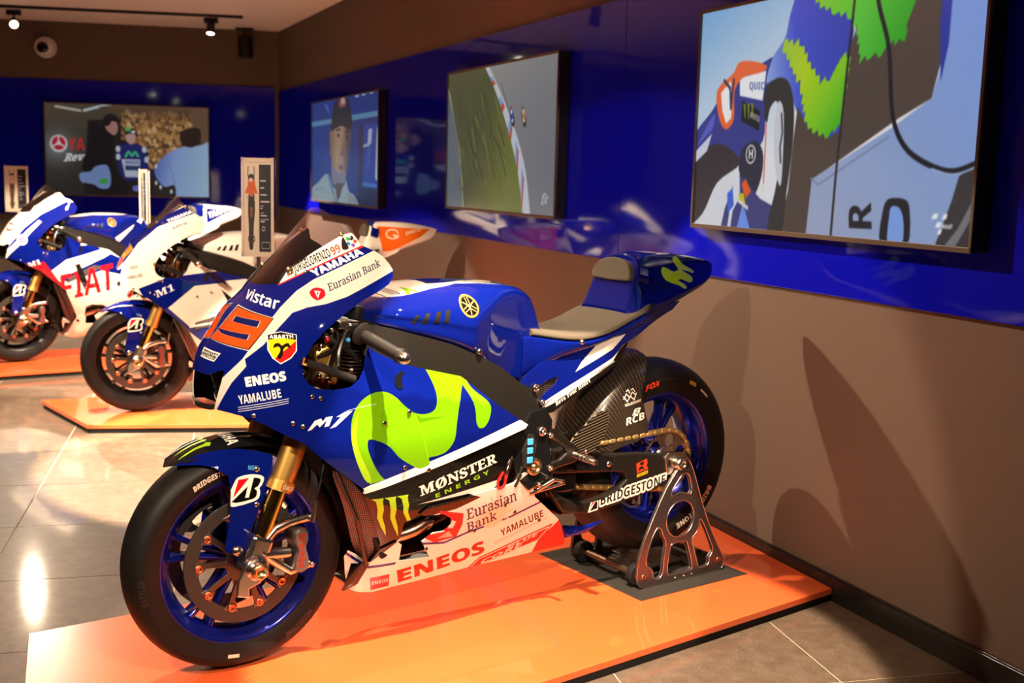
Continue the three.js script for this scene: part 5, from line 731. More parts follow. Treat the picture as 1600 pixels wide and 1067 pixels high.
// ---------- paddock stand and its mat ----------
const D = [0.8121, 0, -0.5835], N = [0.5835, 0, 0.8121], onBike = (x, z) => [-0.716 + D[0] * x + N[0] * z, -2.927 + D[2] * x + N[2] * z];
{ const [cx, cz] = onBike(1.46, 0.0), t = thing('paddock_stand', 'anodised paddock stand with cut-out side plates lifting the rear wheel of the nearest motorcycle', 'stand', [cx, PL + 0.003, cz], R(35.7));
  const sh = (l) => l.map(([x, y]) => [x - 1.46, y + 0.0]);
  const outer = sh([[1.449, 0.398], [1.458, 0.408], [1.473, 0.408], [1.487, 0.393], [1.506, 0.357], [1.547, 0.257], [1.58, 0.184], [1.625, 0.103], [1.660, 0.048], [1.666, 0.03], [1.662, 0.012], [1.650, 0.002], [1.608, 0.001], [1.32, 0.0], [1.298, 0.002], [1.279, 0.015], [1.271, 0.042], [1.279, 0.105], [1.301, 0.167], [1.342, 0.248], [1.378, 0.312], [1.416, 0.362]]);
  const holes = [circle(-0.008, 0.209, 0.061, 36), curvy(sh([[1.456, 0.360], [1.477, 0.358], [1.49, 0.330], [1.498, 0.297], [1.488, 0.287], [1.455, 0.296], [1.412, 0.291], [1.408, 0.304], [1.428, 0.332]]), 3), curvy(sh([[1.357, 0.195], [1.369, 0.187], [1.379, 0.163], [1.393, 0.140], [1.388, 0.09], [1.378, 0.026], [1.352, 0.022], [1.342, 0.036], [1.335, 0.058], [1.313, 0.073], [1.309, 0.091], [1.322, 0.142], [1.342, 0.182]]), 3), curvy(sh([[1.414, 0.122], [1.434, 0.131], [1.483, 0.129], [1.498, 0.093], [1.516, 0.032], [1.502, 0.024], [1.415, 0.024], [1.406, 0.032]]), 3), curvy(sh([[1.545, 0.194], [1.559, 0.176], [1.594, 0.113], [1.610, 0.074], [1.594, 0.055], [1.591, 0.030], [1.549, 0.026], [1.537, 0.05], [1.515, 0.109], [1.510, 0.134], [1.531, 0.155]]), 3)];
  const plate = mat(lin(0.16, 0.13, 0.125), 0.32, 0.85), rimM = mat(lin(0.8, 0.74, 0.68), 0.25, 1);
  for (const s of [1, -1]) {
    obj('side_plate', extr(outer, 0.012, s * 0.166 - 0.006, 0.0025, holes), plate, t);
    if (s > 0) obj('bright_edge', G(...holes.map((h, i) => tube(h.filter((_, j) => j % 2 === 0).map(([x, y]) => [x, y, 0.172]), 0.0016, 90, 5, true)), tube(outer.map(([x, y]) => [x * 0.992, y * 0.992 + 0.001, 0.172]), 0.0013, 140, 5, true)), rimM, t);
    for (const x of [1.302, 1.638]) obj('plate_bolt', turned([[0.010, 0], [0.010, 0.003], [0.006, 0.004], [0.005, 0.001], [0, 0.001]], [x - 1.46, 0.038, s * 0.171], [0, 0, s], 16), M.copper, t);
  }
  for (const x of [1.302, 1.638]) obj('cross_bar', bar([x - 1.46, 0.038, -0.16], [x - 1.46, 0.038, 0.16], 0.0115, 0.0115, 18), mat(lin(0.3, 0.2, 0.14), 0.3, 0.9), t);
  for (const z of [0.135, -0.135]) obj('roller', turned([[0, -0.014], [0.034, -0.014], [0.037, -0.01], [0.037, 0.01], [0.034, 0.014], [0, 0.014]], [1.302 - 1.46, 0.038, z], [0, 0, 1]), M.rubber, t);
  obj('rest_plate', box(0.15, 0.008, 0.20, 0.03, 0.022, -0.02, 0.002), M.darkSteel, t); obj('rest_plate', box(0.08, 0.012, 0.12, -0.07, 0.026, 0.0, 0.002), M.caliper, t);
  for (const s of [1, -1]) obj('axle_pin', bar([1.46 - 1.46 + 0.004, 0.392, s * 0.172], [0.004, 0.392, s * 0.158], 0.02), M.steel, t);
  for (const [x, y] of [[1.44, -0.0], [1.478, 0], [1.515, 0]]) obj('edge_screw', new THREE.SphereGeometry(0.004, 10, 8).translate(x - 1.46, 0.011, 0.173), M.steel, t);
}
{ const [cx, cz] = onBike(1.465, -0.02), t = thing('floor_mat', 'thin black rubber mat under the paddock stand', 'mat', [cx, PL + 0.0005, cz], R(35.7));
  obj('sheet', box(0.475, 0.002, 0.53, 0, 0.001, 0, 0.0008), mat(lin(0.022, 0.018, 0.015), 0.7, 0, { bumpMap: bumpy(grey, 8), bumpScale: 0.0004 }), t); }
// ---------- screens on the walls; what they show is drawn flat, in metres from the lower left corner ----------
const frameMat = mat(lin(0.014, 0.012, 0.011), 0.3), frameEdge = mat(lin(0.10, 0.075, 0.055), 0.4, 0.3);
function television(side, sL, sR, y0, y1, label, glowAt, draw, ppm = 720) {
  const w = Math.abs(sL - sR), h = y1 - y0, at = side === 'R' ? W0 : CORNER, dir = side === 'R' ? WR : BR, nrm = side === 'R' ? WN : BN, m = (sL + sR) / 2;
  const t = thing('television', label, 'television', [at[0] + dir[0] * m + nrm[0] * 0.045, (y0 + y1) / 2, at[2] + dir[2] * m + nrm[2] * 0.045], Math.atan2(nrm[0], nrm[2]), 'wall screens');
  const b = 0.012;
  obj('cabinet', box(w, h, 0.055, 0, 0, 0.0012, 0.004), frameMat, t);
  obj('wall_mount', box(w * 0.4, h * 0.5, 0.032, 0, 0, -0.03, 0.002), frameMat, t);
  for (const [x, y, bw, bh] of [[0, h / 2 - b / 2, w, b], [0, -h / 2 + b / 2, w, b * 1.3], [-w / 2 + b / 2, 0, b, h], [w / 2 - b / 2, 0, b, h]]) obj('bezel', box(bw, bh, 0.007, x, y, 0.0325, 0.0015), frameEdge, t);
  const tex = art(-w / 2, -h / 2, w, h, ppm, (k) => { k.save(); k.transform(1, 0, 0, 1, -w / 2, -h / 2); draw(k, w, h); k.restore(); k.setTransform(1, 0, 0, 1, 0, 0); k.filter = 'blur(' + (ppm * 0.0024).toFixed(1) + 'px)'; k.drawImage(k.canvas, 0, 0); k.filter = 'none'; });
  const g = new THREE.PlaneGeometry(w - 2 * b, h - 2 * b), p = g.attributes.position, uv = g.attributes.uv; for (let i = 0; i < p.count; i++) uv.setXY(i, p.getX(i), p.getY(i));
  const s = obj('screen', g.translate(0, 0, 0.0295), mat(0x050505, 0.22, 0, { emissive: 0xffffff, emissiveMap: tex, emissiveIntensity: glowAt }), t); s.castShadow = false;
  const l = new THREE.RectAreaLight(lin(0.8, 0.88, 1), 0.25 * glowAt, w, h); l.name = 'screen_glow'; l.position.set(0, 0, 0.035); l.lookAt(0, 0, 1); l.rotation.y = PI; t.add(l);
  return t;
}
const grad = (k, x0, y0, x1, y1, stops) => { const g = k.createLinearGradient(x0, y0, x1, y1); stops.forEach(([o, c]) => g.addColorStop(o, c)); return g; };
const soft = (k, color, pts, blur = 4) => fill(k, color, curvy(pts, 4));
television('R', 1.182, -0.223, 1.175, 1.966, 'large wall screen nearest us showing a green and blue fairing close up', 0.82, (k, w, h) => {
  k.fillStyle = grad(k, 0.1, h, 0.35, 0.2, [[0, '#7aaede'], [0.45, '#b9cfe6'], [1, '#e6e6ea']]); k.fillRect(0, 0, w, h);
  fill(k, '#dcdde4', curvy([[0.005, 0.01], [0.087, 0.061], [0.162, 0.163], [0.268, 0.236], [0.26, 0.156], [0.219, 0.075], [0.201, 0.01]], 3));
  fill(k, '#3a3d8c', curvy([[-0.02, 0.32], [0.105, 0.426], [0.21, 0.519], [0.402, 0.574], [0.472, 0.585], [0.437, 0.43], [0.427, 0.312], [0.314, 0.245], [0.161, 0.173], [0.071, 0.051], [-0.02, 0.02]], 4));
  fill(k, '#3b3033', curvy([[-0.02, 0.22], [0.1, 0.30], [0.2, 0.30], [0.3, 0.24], [0.161, 0.168], [0.071, 0.051], [-0.02, 0.01]], 4));
  fill(k, '#cfd3e6', [[0.002, 0.236], [0.007, 0.282], [0.112, 0.345], [0.084, 0.282]]); fill(k, '#5b62c4', [[0.01, 0.30], [0.10, 0.40], [0.13, 0.42], [0.115, 0.36]]);
  fill(k, '#f0f1f4', [[0.271, 0.532], [0.426, 0.547], [0.414, 0.448], [0.277, 0.471]]); fill(k, '#ee6a3a', curvy([[0.131, 0.497], [0.231, 0.552], [0.259, 0.585], [0.357, 0.582], [0.432, 0.559], [0.404, 0.544], [0.287, 0.531], [0.244, 0.491], [0.246, 0.386], [0.201, 0.356], [0.158, 0.389]], 3)); fill(k, '#f2f2f3', [[0.157, 0.487], [0.217, 0.527], [0.232, 0.456], [0.229, 0.395], [0.199, 0.378], [0.171, 0.424]]);
  txt(k, 'QUIC', [0.33, 0.49], [0.42, 0.485], [0.33, 0.515], '#4a5a9c'); edge(k, '#4a3c55', 0.012, [[0.175, 0.53], [0.215, 0.50], [0.225, 0.43], [0.235, 0.53]]);
  fill(k, '#1f1c20', [[0.294, 0.453], [0.402, 0.414], [0.402, 0.347], [0.293, 0.384]]); clawMark(k, 0.31, 0.442, 0.045, 0.055, '#7f8a20', 0.01); txt(k, 'MONSTER', [0.345, 0.395], [0.402, 0.375], [0.345, 0.415], '#d8d2c6', 'bold 100px serif');
  fill(k, '#2c2b3e', curvy([[0.303, 0.28], [0.383, 0.313], [0.43, 0.278], [0.431, 0.193], [0.386, 0.124], [0.305, 0.175]], 4)); disc(k, '#e8e6ea', 0.362, 0.268, 0.03, 0.033); disc(k, '#2a2730', 0.362, 0.268, 0.024, 0.027); txt(k, 'H', [0.347, 0.252], [0.379, 0.252], [0.347, 0.286], '#f2f0f0');
  fill(k, '#40407a', [[0.219, 0.075], [0.267, 0.165], [0.311, 0.192], [0.431, 0.117], [0.534, 0.086], [0.541, 0.012], [0.20, 0.012]]); fill(k, '#dcdfe8', [[0.27, 0.19], [0.30, 0.21], [0.31, 0.12], [0.27, 0.07], [0.26, 0.012], [0.24, 0.012]]); fill(k, '#3d62d8', [[0.23, 0.13], [0.262, 0.15], [0.275, 0.09], [0.24, 0.06]]); fill(k, '#6f93ee', [[0.30, 0.012], [0.33, 0.10], [0.38, 0.012]]); fill(k, '#ea5a1e', [[0.315, 0.165], [0.34, 0.185], [0.375, 0.14], [0.345, 0.115]]); fill(k, '#c9c41c', [[0.30, 0.13], [0.33, 0.135], [0.345, 0.10], [0.315, 0.095]]); fill(k, '#ddd8da', [[0.28, 0.11], [0.36, 0.075], [0.365, 0.088], [0.285, 0.122]]);
  // blister with the torn green
  fill(k, grad(k, 0.45, 0.5, 0.9, 0.6, [[0, '#8aa4e2'], [0.35, '#4252cc'], [1, '#3340b0']]), [...curvy([[0.577, 0.80], [0.541, 0.716], [0.521, 0.646], [0.458, 0.586], [0.43, 0.505], [0.485, 0.518], [0.548, 0.506], [0.598, 0.415], [0.655, 0.364], [0.773, 0.318], [0.844, 0.336]], 4, false), [0.86, 0.56], [0.87, 0.80]]);
  fill(k, '#52433b', [[0.844, 0.56], [0.872, 0.634], [0.87, 0.80], [1.26, 0.80], [1.244, 0.543], [1.21, 0.416], [1.085, 0.366], [0.711, 0.188], [0.69, 0.0], [0.545, 0.0], [0.584, 0.146], [0.597, 0.309], [0.61, 0.42], [0.655, 0.364], [0.773, 0.318], [0.832, 0.336]]);
  const jag = (pts, a = 0.011) => pts.flatMap((p, i) => { const q = pts[(i + 1) % pts.length], n = Math.max(1, Math.round(Math.hypot(q[0] - p[0], q[1] - p[1]) / 0.016)); return range(0, n - 1, Math.max(1, n - 1)).slice(0, n).map((j) => { const t = j / n, s = (j % 2 ? a : -a * 0.6) * (0.5 + rnd()); return [p[0] + (q[0] - p[0]) * t + s * 0.5, p[1] + (q[1] - p[1]) * t + s]; }); });
  fill(k, grad(k, 0.52, 0.6, 0.85, 0.35, [[0, '#a3c93a'], [0.35, '#b5d318'], [0.7, '#7fc81a'], [1, '#3fae1c']]), jag([[0.515, 0.638], [0.617, 0.617], [0.648, 0.563], [0.719, 0.491], [0.767, 0.5], [0.81, 0.558], [0.856, 0.565], [0.847, 0.48], [0.831, 0.351], [0.761, 0.318], [0.697, 0.332], [0.648, 0.373], [0.618, 0.478], [0.557, 0.554], [0.511, 0.614]]));
  fill(k, grad(k, 0.65, 0.75, 1.1, 0.55, [[0, '#8fd02a'], [0.5, '#5cc83a'], [1, '#2aa01c']]), jag([[0.60, 0.80], [0.696, 0.721], [0.772, 0.697], [0.845, 0.674], [0.878, 0.626], [0.899, 0.536], [0.948, 0.55], [0.992, 0.55], [1.021, 0.573], [1.092, 0.591], [1.093, 0.633], [1.122, 0.691], [1.15, 0.80]]));
  // mirror
  fill(k, '#35322f', curvy([[0.425, 0.481], [0.485, 0.518], [0.548, 0.506], [0.585, 0.439], [0.595, 0.309], [0.577, 0.146], [0.555, 0.0], [0.484, 0.0], [0.524, 0.194], [0.52, 0.377], [0.492, 0.444], [0.459, 0.42], [0.444, 0.362]], 4)); fill(k, '#cfd0d8', curvy([[0.506, 0.443], [0.529, 0.426], [0.546, 0.277], [0.541, 0.161], [0.517, 0.194], [0.49, 0.32]], 4)); edge(k, '#3a3a44', 0.008, [[0.525, 0.40], [0.535, 0.34], [0.527, 0.29], [0.535, 0.24]]); fill(k, '#e9dcd8', [[0.437, 0.38], [0.45, 0.37], [0.45, 0.15], [0.437, 0.13]]); edge(k, '#d03a30', 0.004, [[0.443, 0.37], [0.446, 0.17]]);
  // pale lower panel
  fill(k, grad(k, 0.7, 0.05, 1.35, 0.7, [[0, '#9fa9c8'], [0.5, '#8da3d2'], [1, '#7f9fe6']]), [[0.705, 0.188], [1.056, 0.338], [1.21, 0.416], [1.253, 0.542], [1.258, 0.80], [1.42, 0.80], [1.42, 0.0], [0.69, 0.0]]); fill(k, '#2b3aa4', [[1.225, 0.80], [1.222, 0.62], [1.24, 0.46], [1.26, 0.56], [1.262, 0.80]]);
  edge(k, '#7d86a4', 0.006, [[0.70, 0.19], [0.74, 0.17], [1.05, 0.315]]); fill(k, '#3a3436', [[1.42, 0.25], [1.336, 0.203], [1.316, 0.135], [1.262, 0.0], [1.42, 0.0]]); fill(k, '#77757c', [[1.30, 0.012], [1.345, 0.06], [1.41, 0.17], [1.41, 0.12], [1.36, 0.04], [1.34, 0.012]]);
  edge(k, '#1b1a1f', 0.016, curvy([[0.955, 0.80], [0.964, 0.711], [1.021, 0.576], [1.065, 0.359], [1.125, 0.279], [1.23, 0.23], [1.316, 0.216], [1.43, 0.25]], 6, false)); edge(k, '#9db0d8', 0.006, curvy([[1.23, 0.222], [1.316, 0.208], [1.43, 0.24]], 6, false)); edge(k, '#2a2623', 0.010, [[0.863, 0.80], [0.841, 0.48], [0.822, 0.198], [0.816, 0.0]]);
  k.save(); k.transform(1, 0, 0, 1, 0.95, 0.07); k.rotate(PI / 2 + 0.05); k.restore(); txt(k, 'R', [1.005, 0.030], [0.992, 0.122], [0.900, 0.028], '#201d22');
  fill(k, '#1e1c22', curvy([[1.046, 0.0], [1.045, 0.09], [1.06, 0.13], [1.10, 0.138], [1.145, 0.13], [1.158, 0.10], [1.156, 0.0]], 3)); fill(k, '#7fa2e6', curvy([[1.078, 0.0], [1.074, 0.08], [1.08, 0.112], [1.112, 0.112], [1.134, 0.08], [1.134, 0.0]], 3));
  for (const [x, y, s] of [[1.245, 0.083, 0.02], [1.285, 0.083, 0.016], [1.262, 0.060, 0.018], [1.272, 0.041, 0.013]]) fill(k, '#f4f4f6', [[x, y], [x + s, y + 0.002], [x + s * 1.3, y + 0.017], [x + s * 0.3, y + 0.015]]); txt(k, 'MotoGP', [1.284, 0.060], [1.325, 0.060], [1.286, 0.073], '#f4f4f6');
}, 800);
television('R', 3.90, 2.385, 1.15, 1.931, 'wall screen showing an aerial view of grass beside a striped track kerb', 0.55, (k, w, h) => {
  k.fillStyle = grad(k, 0.6, h, 1.3, 0, [[0, '#a9a49b'], [0.35, '#99979a'], [1, '#84888f']]); k.fillRect(0, 0, w, h);
  fill(k, '#6f7782', [[-0.1, 0.80], [0.02, 0.68], [0.16, 0.45], [0.25, 0.2], [0.30, -0.02], [-0.1, -0.02]]); edge(k, '#c9c486', 0.012, curvy([[0.005, 0.70], [0.127, 0.50], [0.226, 0.302], [0.293, 0.0]], 5, false));
  fill(k, grad(k, 0.1, 0.7, 0.95, 0.2, [[0, '#5c5a31'], [0.5, '#5b5a2c'], [0.8, '#75762a'], [1, '#7f8632']]), [...curvy([[0.04, 0.66], [0.13, 0.49], [0.226, 0.302], [0.30, 0.0]], 4, false), ...curvy([[1.14, -0.02], [1.046, 0.245], [0.916, 0.446], [0.732, 0.656], [0.55, 0.80]], 4, false), [-0.1, 0.82]]);
  for (let i = 0; i < 60; i++) { const x = 0.2 + rnd() * 0.75, y = 0.05 + rnd() * 0.5; edge(k, ['#4a4826', '#6c6a34', '#8c8c46', '#545228'][i % 4], 0.004 + rnd() * 0.008, [[x, y], [x - 0.05 - rnd() * 0.1, y + 0.1 + rnd() * 0.12]]); }
  const out = curvy([[0.600, 0.80], [0.756, 0.673], [0.921, 0.52], [1.034, 0.40], [1.148, 0.235], [1.232, -0.01]], 8, false), inn = curvy([[0.545, 0.80], [0.71, 0.66], [0.90, 0.45], [1.046, 0.236], [1.14, -0.01]], 8, false);
  fill(k, '#dfe3ee', [...out, ...inn.slice().reverse()]); const n = inn.length - 1, q = (t, L) => { const i = Math.min(n - 1, Math.max(0, Math.floor(t * n))), f = t * n - i; return [L[i][0] + (L[i + 1][0] - L[i][0]) * f, L[i][1] + (L[i + 1][1] - L[i][1]) * f]; }, m = (A, B, s) => [A[0] + (B[0] - A[0]) * s, A[1] + (B[1] - A[1]) * s];
  for (let i = 0; i < 6; i++) { const t0 = 0.02 + i * 0.18, seg = (a, b, c) => fill(k, c, [q(a, inn), m(q(a, inn), q(a, out), 0.72), m(q(b, inn), q(b, out), 0.72), q(b, inn)]); seg(Math.max(0, t0 - 0.045), Math.min(0.999, t0), '#8fb6e6'); seg(t0, Math.min(0.999, t0 + 0.035), '#e0523e'); }
  for (const [x, y, c, d] of [[0.955, 0.495, '#3d4f9c', '#dfe3f0'], [1.105, 0.49, '#c98a5a', '#f0dcc0']]) { fill(k, '#3c3634', curvy([[x - 0.01, y + 0.055], [x + 0.025, y + 0.02], [x + 0.045, y - 0.04], [x + 0.02, y - 0.05], [x - 0.02, y]], 3)); disc(k, c, x + 0.008, y + 0.005, 0.022, 0.034); disc(k, d, x, y + 0.028, 0.013, 0.014); disc(k, d, x + 0.016, y - 0.018, 0.012, 0.01); }
  txt(k, 'f/c', [1.345, 0.065], [1.42, 0.07], [1.355, 0.115], '#e8eaee', 'italic bold 100px serif');
}, 420);
television('R', 7.28, 5.29, 1.092, 1.92, 'wall screen showing a man in a dark cap and pale racing jacket', 0.5, (k, w, h) => {
  k.fillStyle = grad(k, 0, 0, w, h, [[0, '#12449e'], [0.4, '#0a2f94'], [1, '#0a1c78']]); k.fillRect(0, 0, w, h);
  fill(k, '#0e2f8e', [[0, 0.68], [w, 0.69], [w, h], [0, h]]); fill(k, '#5f98c4', [[0, 0.625], [w, 0.645], [w, 0.685], [0, 0.665]]); fill(k, '#07174c', [[1.45, 0], [1.5, 0.6], [w, 0.6], [w, 0]]); fill(k, '#1537a8', [[1.6, 0.15], [1.6, 0.6], [w, 0.6], [w, 0.15]]); edge(k, '#3a7ad8', 0.03, [[1.6, 0.17], [1.95, 0.16]]); edge(k, '#2c5fc6', 0.05, [[1.72, 0.3], [1.75, 0.42]]);
  txt(k, 'J', [1.66, 0.465], [1.86, 0.475], [1.68, 0.56], '#b9cbe4', 'bold 100px sans-serif'); edge(k, '#c9d6e8', 0.06, [[1.97, 0.55], [1.94, 0.23], [1.99, 0.22]]); for (const [x, y] of [[1.42, 0.815], [1.6, 0.818], [1.8, 0.82]]) disc(k, '#bcd8f4', x, y, 0.05, 0.015); fill(k, '#4f6ed6', [[0.42, 0.80], [0.58, 0.72], [0.62, 0.70], [0.55, 0.78]]);
  fill(k, '#a8bcc4', curvy([[0.0, -0.02], [0.0, 0.09], [0.238, 0.162], [0.562, 0.235], [0.756, 0.13], [0.906, 0.115], [1.121, 0.195], [1.2, 0.113], [1.364, 0.082], [1.5, 0.0], [1.5, -0.03]], 5)); edge(k, '#2c4a5c', 0.016, [[0.56, 0.22], [0.72, 0.13], [0.80, 0.02]]); edge(k, '#2c4a5c', 0.016, [[1.11, 0.18], [0.93, 0.10], [0.84, 0.0]]); for (let i = 0; i < 4; i++) edge(k, '#8c5a50', 0.012, [[1.18 + i * 0.06, 0.09 - i * 0.008], [1.23 + i * 0.07, 0.0]]); fill(k, '#6f93a4', [[0.6, 0.17], [0.66, 0.18], [0.76, 0.09], [0.72, 0.07]]); edge(k, '#7fa0ac', 0.01, [[0.15, 0.10], [0.4, 0.12], [0.5, 0.08]]);
  const face = curvy([[0.636, 0.58], [0.619, 0.398], [0.677, 0.35], [0.679, 0.22], [0.80, 0.14], [0.979, 0.135], [1.13, 0.222], [1.205, 0.349], [1.253, 0.492], [1.268, 0.60], [0.712, 0.62]], 5);
  fill(k, grad(k, 0.62, 0.4, 1.26, 0.4, [[0, '#8a6a50'], [0.35, '#c09a72'], [0.62, '#b5947a'], [0.8, '#6d5750'], [1, '#4d4350']]), face); fill(k, '#8d8a9c', curvy([[0.70, 0.30], [0.72, 0.20], [0.82, 0.14], [0.98, 0.135], [1.10, 0.20], [1.12, 0.25], [1.0, 0.245], [0.88, 0.25]], 4)); fill(k, '#a98a80', curvy([[0.9, 0.30], [0.98, 0.32], [1.05, 0.30], [1.02, 0.26], [0.93, 0.26]], 4)); fill(k, '#7a4a52', curvy([[0.91, 0.292], [0.98, 0.302], [1.04, 0.288], [0.97, 0.272]], 4));
  fill(k, '#2a1d1a', curvy([[0.80, 0.565], [0.88, 0.59], [0.98, 0.575], [0.9, 0.573]], 4)); fill(k, '#2a1d1a', curvy([[1.08, 0.555], [1.16, 0.57], [1.23, 0.555], [1.15, 0.55]], 4)); disc(k, '#2b2220', 0.89, 0.535, 0.045, 0.013); disc(k, '#2b2220', 1.15, 0.515, 0.04, 0.012); fill(k, '#8a6a52', curvy([[1.02, 0.53], [1.05, 0.42], [1.08, 0.385], [1.0, 0.37], [0.95, 0.385], [0.99, 0.43]], 4)); fill(k, '#7e5c48', curvy([[0.624, 0.50], [0.65, 0.50], [0.67, 0.42], [0.645, 0.38], [0.622, 0.41]], 4)); fill(k, '#5f463a', [[0.79, 0.14], [0.84, 0.17], [1.0, 0.165], [1.05, 0.17], [0.95, 0.06], [0.86, 0.03]]);
  fill(k, '#15101a', curvy([[0.66, 0.575], [0.673, 0.644], [0.729, 0.764], [0.858, 0.82], [1.038, 0.84], [1.196, 0.79], [1.267, 0.69], [1.29, 0.585], [1.20, 0.575], [0.99, 0.605], [0.80, 0.59]], 5)); fill(k, '#b5402a', curvy([[0.90, 0.76], [0.95, 0.83], [1.06, 0.84], [1.12, 0.77], [1.02, 0.745]], 4)); disc(k, '#dce4ea', 1.02, 0.79, 0.045, 0.03); fill(k, '#4a5a7c', [[1.0, 0.74], [1.04, 0.74], [1.03, 0.81], [1.01, 0.81]]);
}, 300);
television('B', 2.168, 0.642, 1.052, 1.931, 'wall screen showing a racing rider seated in a garage among helpers', 0.55, (k, w, h) => {
  k.fillStyle = grad(k, 0, h, 0.3, 0, [[0, '#5c4c38'], [0.4, '#4a4238'], [0.7, '#39342f'], [1, '#2a241f']]); k.fillRect(0, 0, w, h); const halo = k.createRadialGradient(0.12, 0.46, 0.02, 0.12, 0.46, 0.3); halo.addColorStop(0, '#8d9094'); halo.addColorStop(1, 'rgba(60,56,52,0)'); k.fillStyle = halo; k.fillRect(0, 0.1, 0.46, 0.7);
  fill(k, '#201a17', [[0.40, 0.72], [0.9, 0.75], [1.0, 0.02], [0.35, 0.02]]);
  fill(k, '#5a3f28', [[0.62, h], [w, h], [w, 0.02], [1.0, 0.3], [0.85, 0.62]]);
  for (let i = 0; i < 520; i++) { const x = 0.70 + rnd() * 0.7, y = 0.28 + rnd() * 0.53; if (x < 0.98 - (0.62 - y) * 0.1 && y < 0.5) continue; disc(k, ['#a3713c', '#c08f52', '#7d5630', '#d6b07a', '#8f6234', '#b98a58'][i % 6], x, y, 0.010 + rnd() * 0.016, 0.012 + rnd() * 0.02); }
  k.fillStyle = grad(k, 0, 0.88, 0, 0.72, [[0, '#6d523c'], [1, 'rgba(80,58,40,0)']]); k.fillRect(0.6, 0.72, 0.95, 0.2); fill(k, '#70533f', [[1.34, h], [w, h], [w, 0.5], [1.44, 0.55], [1.36, 0.72]]);
  edge(k, '#c4beb2', 0.022, [[0.114, 0.838], [0.335, 0.805]]); edge(k, '#bfcad0', 0.026, [[0.372, 0.808], [0.505, 0.848]]); edge(k, '#c9d2d6', 0.024, [[0.53, 0.862], [0.615, 0.876]]);
  disc(k, '#ddd8d8', 0.131, 0.491, 0.08, 0.082); disc(k, '#c5203a', 0.131, 0.495, 0.062, 0.064); for (let i = 0; i < 3; i++) { const a = HP + i * 2.094; edge(k, '#e8dede', 0.014, [[0.131, 0.495], [0.131 + 0.058 * Math.cos(a), 0.495 + 0.058 * Math.sin(a)]]); } disc(k, '#e8dede', 0.131, 0.495, 0.02);
  txt(k, 'YA', [0.216, 0.428], [0.368, 0.432], [0.220, 0.550], '#d9301f', 'bold 100px sans-serif'); txt(k, 'Rev', [0.17, 0.325], [0.345, 0.340], [0.182, 0.396], '#e6e6ea', 'italic bold 100px serif', '#e6e6ea', 6);
  fill(k, '#120c0d', curvy([[0.431, 0.714], [0.517, 0.649], [0.54, 0.70], [0.60, 0.62], [0.640, 0.57], [0.625, 0.448], [0.64, 0.25], [0.76, 0.1], [0.74, 0.0], [0.5, 0.0], [0.34, 0.27], [0.40, 0.443]], 4)); fill(k, '#b07f78', curvy([[0.560, 0.655], [0.585, 0.72], [0.655, 0.716], [0.676, 0.66], [0.67, 0.62], [0.645, 0.585], [0.605, 0.60]], 4)); fill(k, '#1a1010', curvy([[0.545, 0.68], [0.555, 0.76], [0.61, 0.785], [0.67, 0.755], [0.675, 0.71], [0.62, 0.715], [0.59, 0.67]], 4));
  fill(k, '#1c2470', curvy([[0.655, 0.461], [0.70, 0.495], [0.756, 0.51], [0.85, 0.51], [0.91, 0.469], [0.952, 0.298], [0.985, 0.20], [0.87, 0.16], [0.72, 0.17], [0.684, 0.234], [0.664, 0.336]], 3)); fill(k, '#c3cbe0', [[0.70, 0.36], [0.875, 0.36], [0.865, 0.19], [0.735, 0.19]]); fill(k, '#24406a', [[0.735, 0.30], [0.865, 0.30], [0.865, 0.255], [0.735, 0.255]]); txt(k, 'ENEOS', [0.735, 0.315], [0.865, 0.315], [0.735, 0.35], '#3a4684'); edge(k, '#44c08a', 0.022, curvy([[0.74, 0.385], [0.77, 0.43], [0.80, 0.395], [0.83, 0.43], [0.855, 0.39]], 4, false));
  for (const [x, y] of [[0.672, 0.455], [0.915, 0.455], [0.672, 0.38], [0.935, 0.36]]) disc(k, '#cdd3e4', x, y, 0.022, 0.03); fill(k, '#c79c92', curvy([[0.745, 0.59], [0.755, 0.53], [0.80, 0.50], [0.83, 0.54], [0.835, 0.60], [0.79, 0.615]], 4)); fill(k, '#23242c', curvy([[0.735, 0.59], [0.75, 0.64], [0.80, 0.655], [0.838, 0.63], [0.842, 0.60], [0.79, 0.605]], 4)); disc(k, '#58c254', 0.768, 0.645, 0.026, 0.022); disc(k, '#e2e0e4', 0.815, 0.62, 0.02, 0.013);
  fill(k, '#7c95cc', curvy([[0.314, 0.213], [0.419, 0.238], [0.453, 0.279], [0.564, 0.299], [0.6, 0.197], [0.581, 0.083], [0.503, 0.075], [0.438, 0.113], [0.329, 0.134]], 4)); fill(k, '#3ca848', curvy([[0.49, 0.14], [0.52, 0.17], [0.57, 0.165], [0.57, 0.13], [0.51, 0.12]], 3)); fill(k, '#1a1512', [[0.35, 0.02], [0.36, 0.13], [0.45, 0.10], [0.5, 0.02]]); fill(k, '#6d79d8', curvy([[0.80, 0.10], [0.87, 0.11], [0.87, 0.06], [0.81, 0.06]], 3));
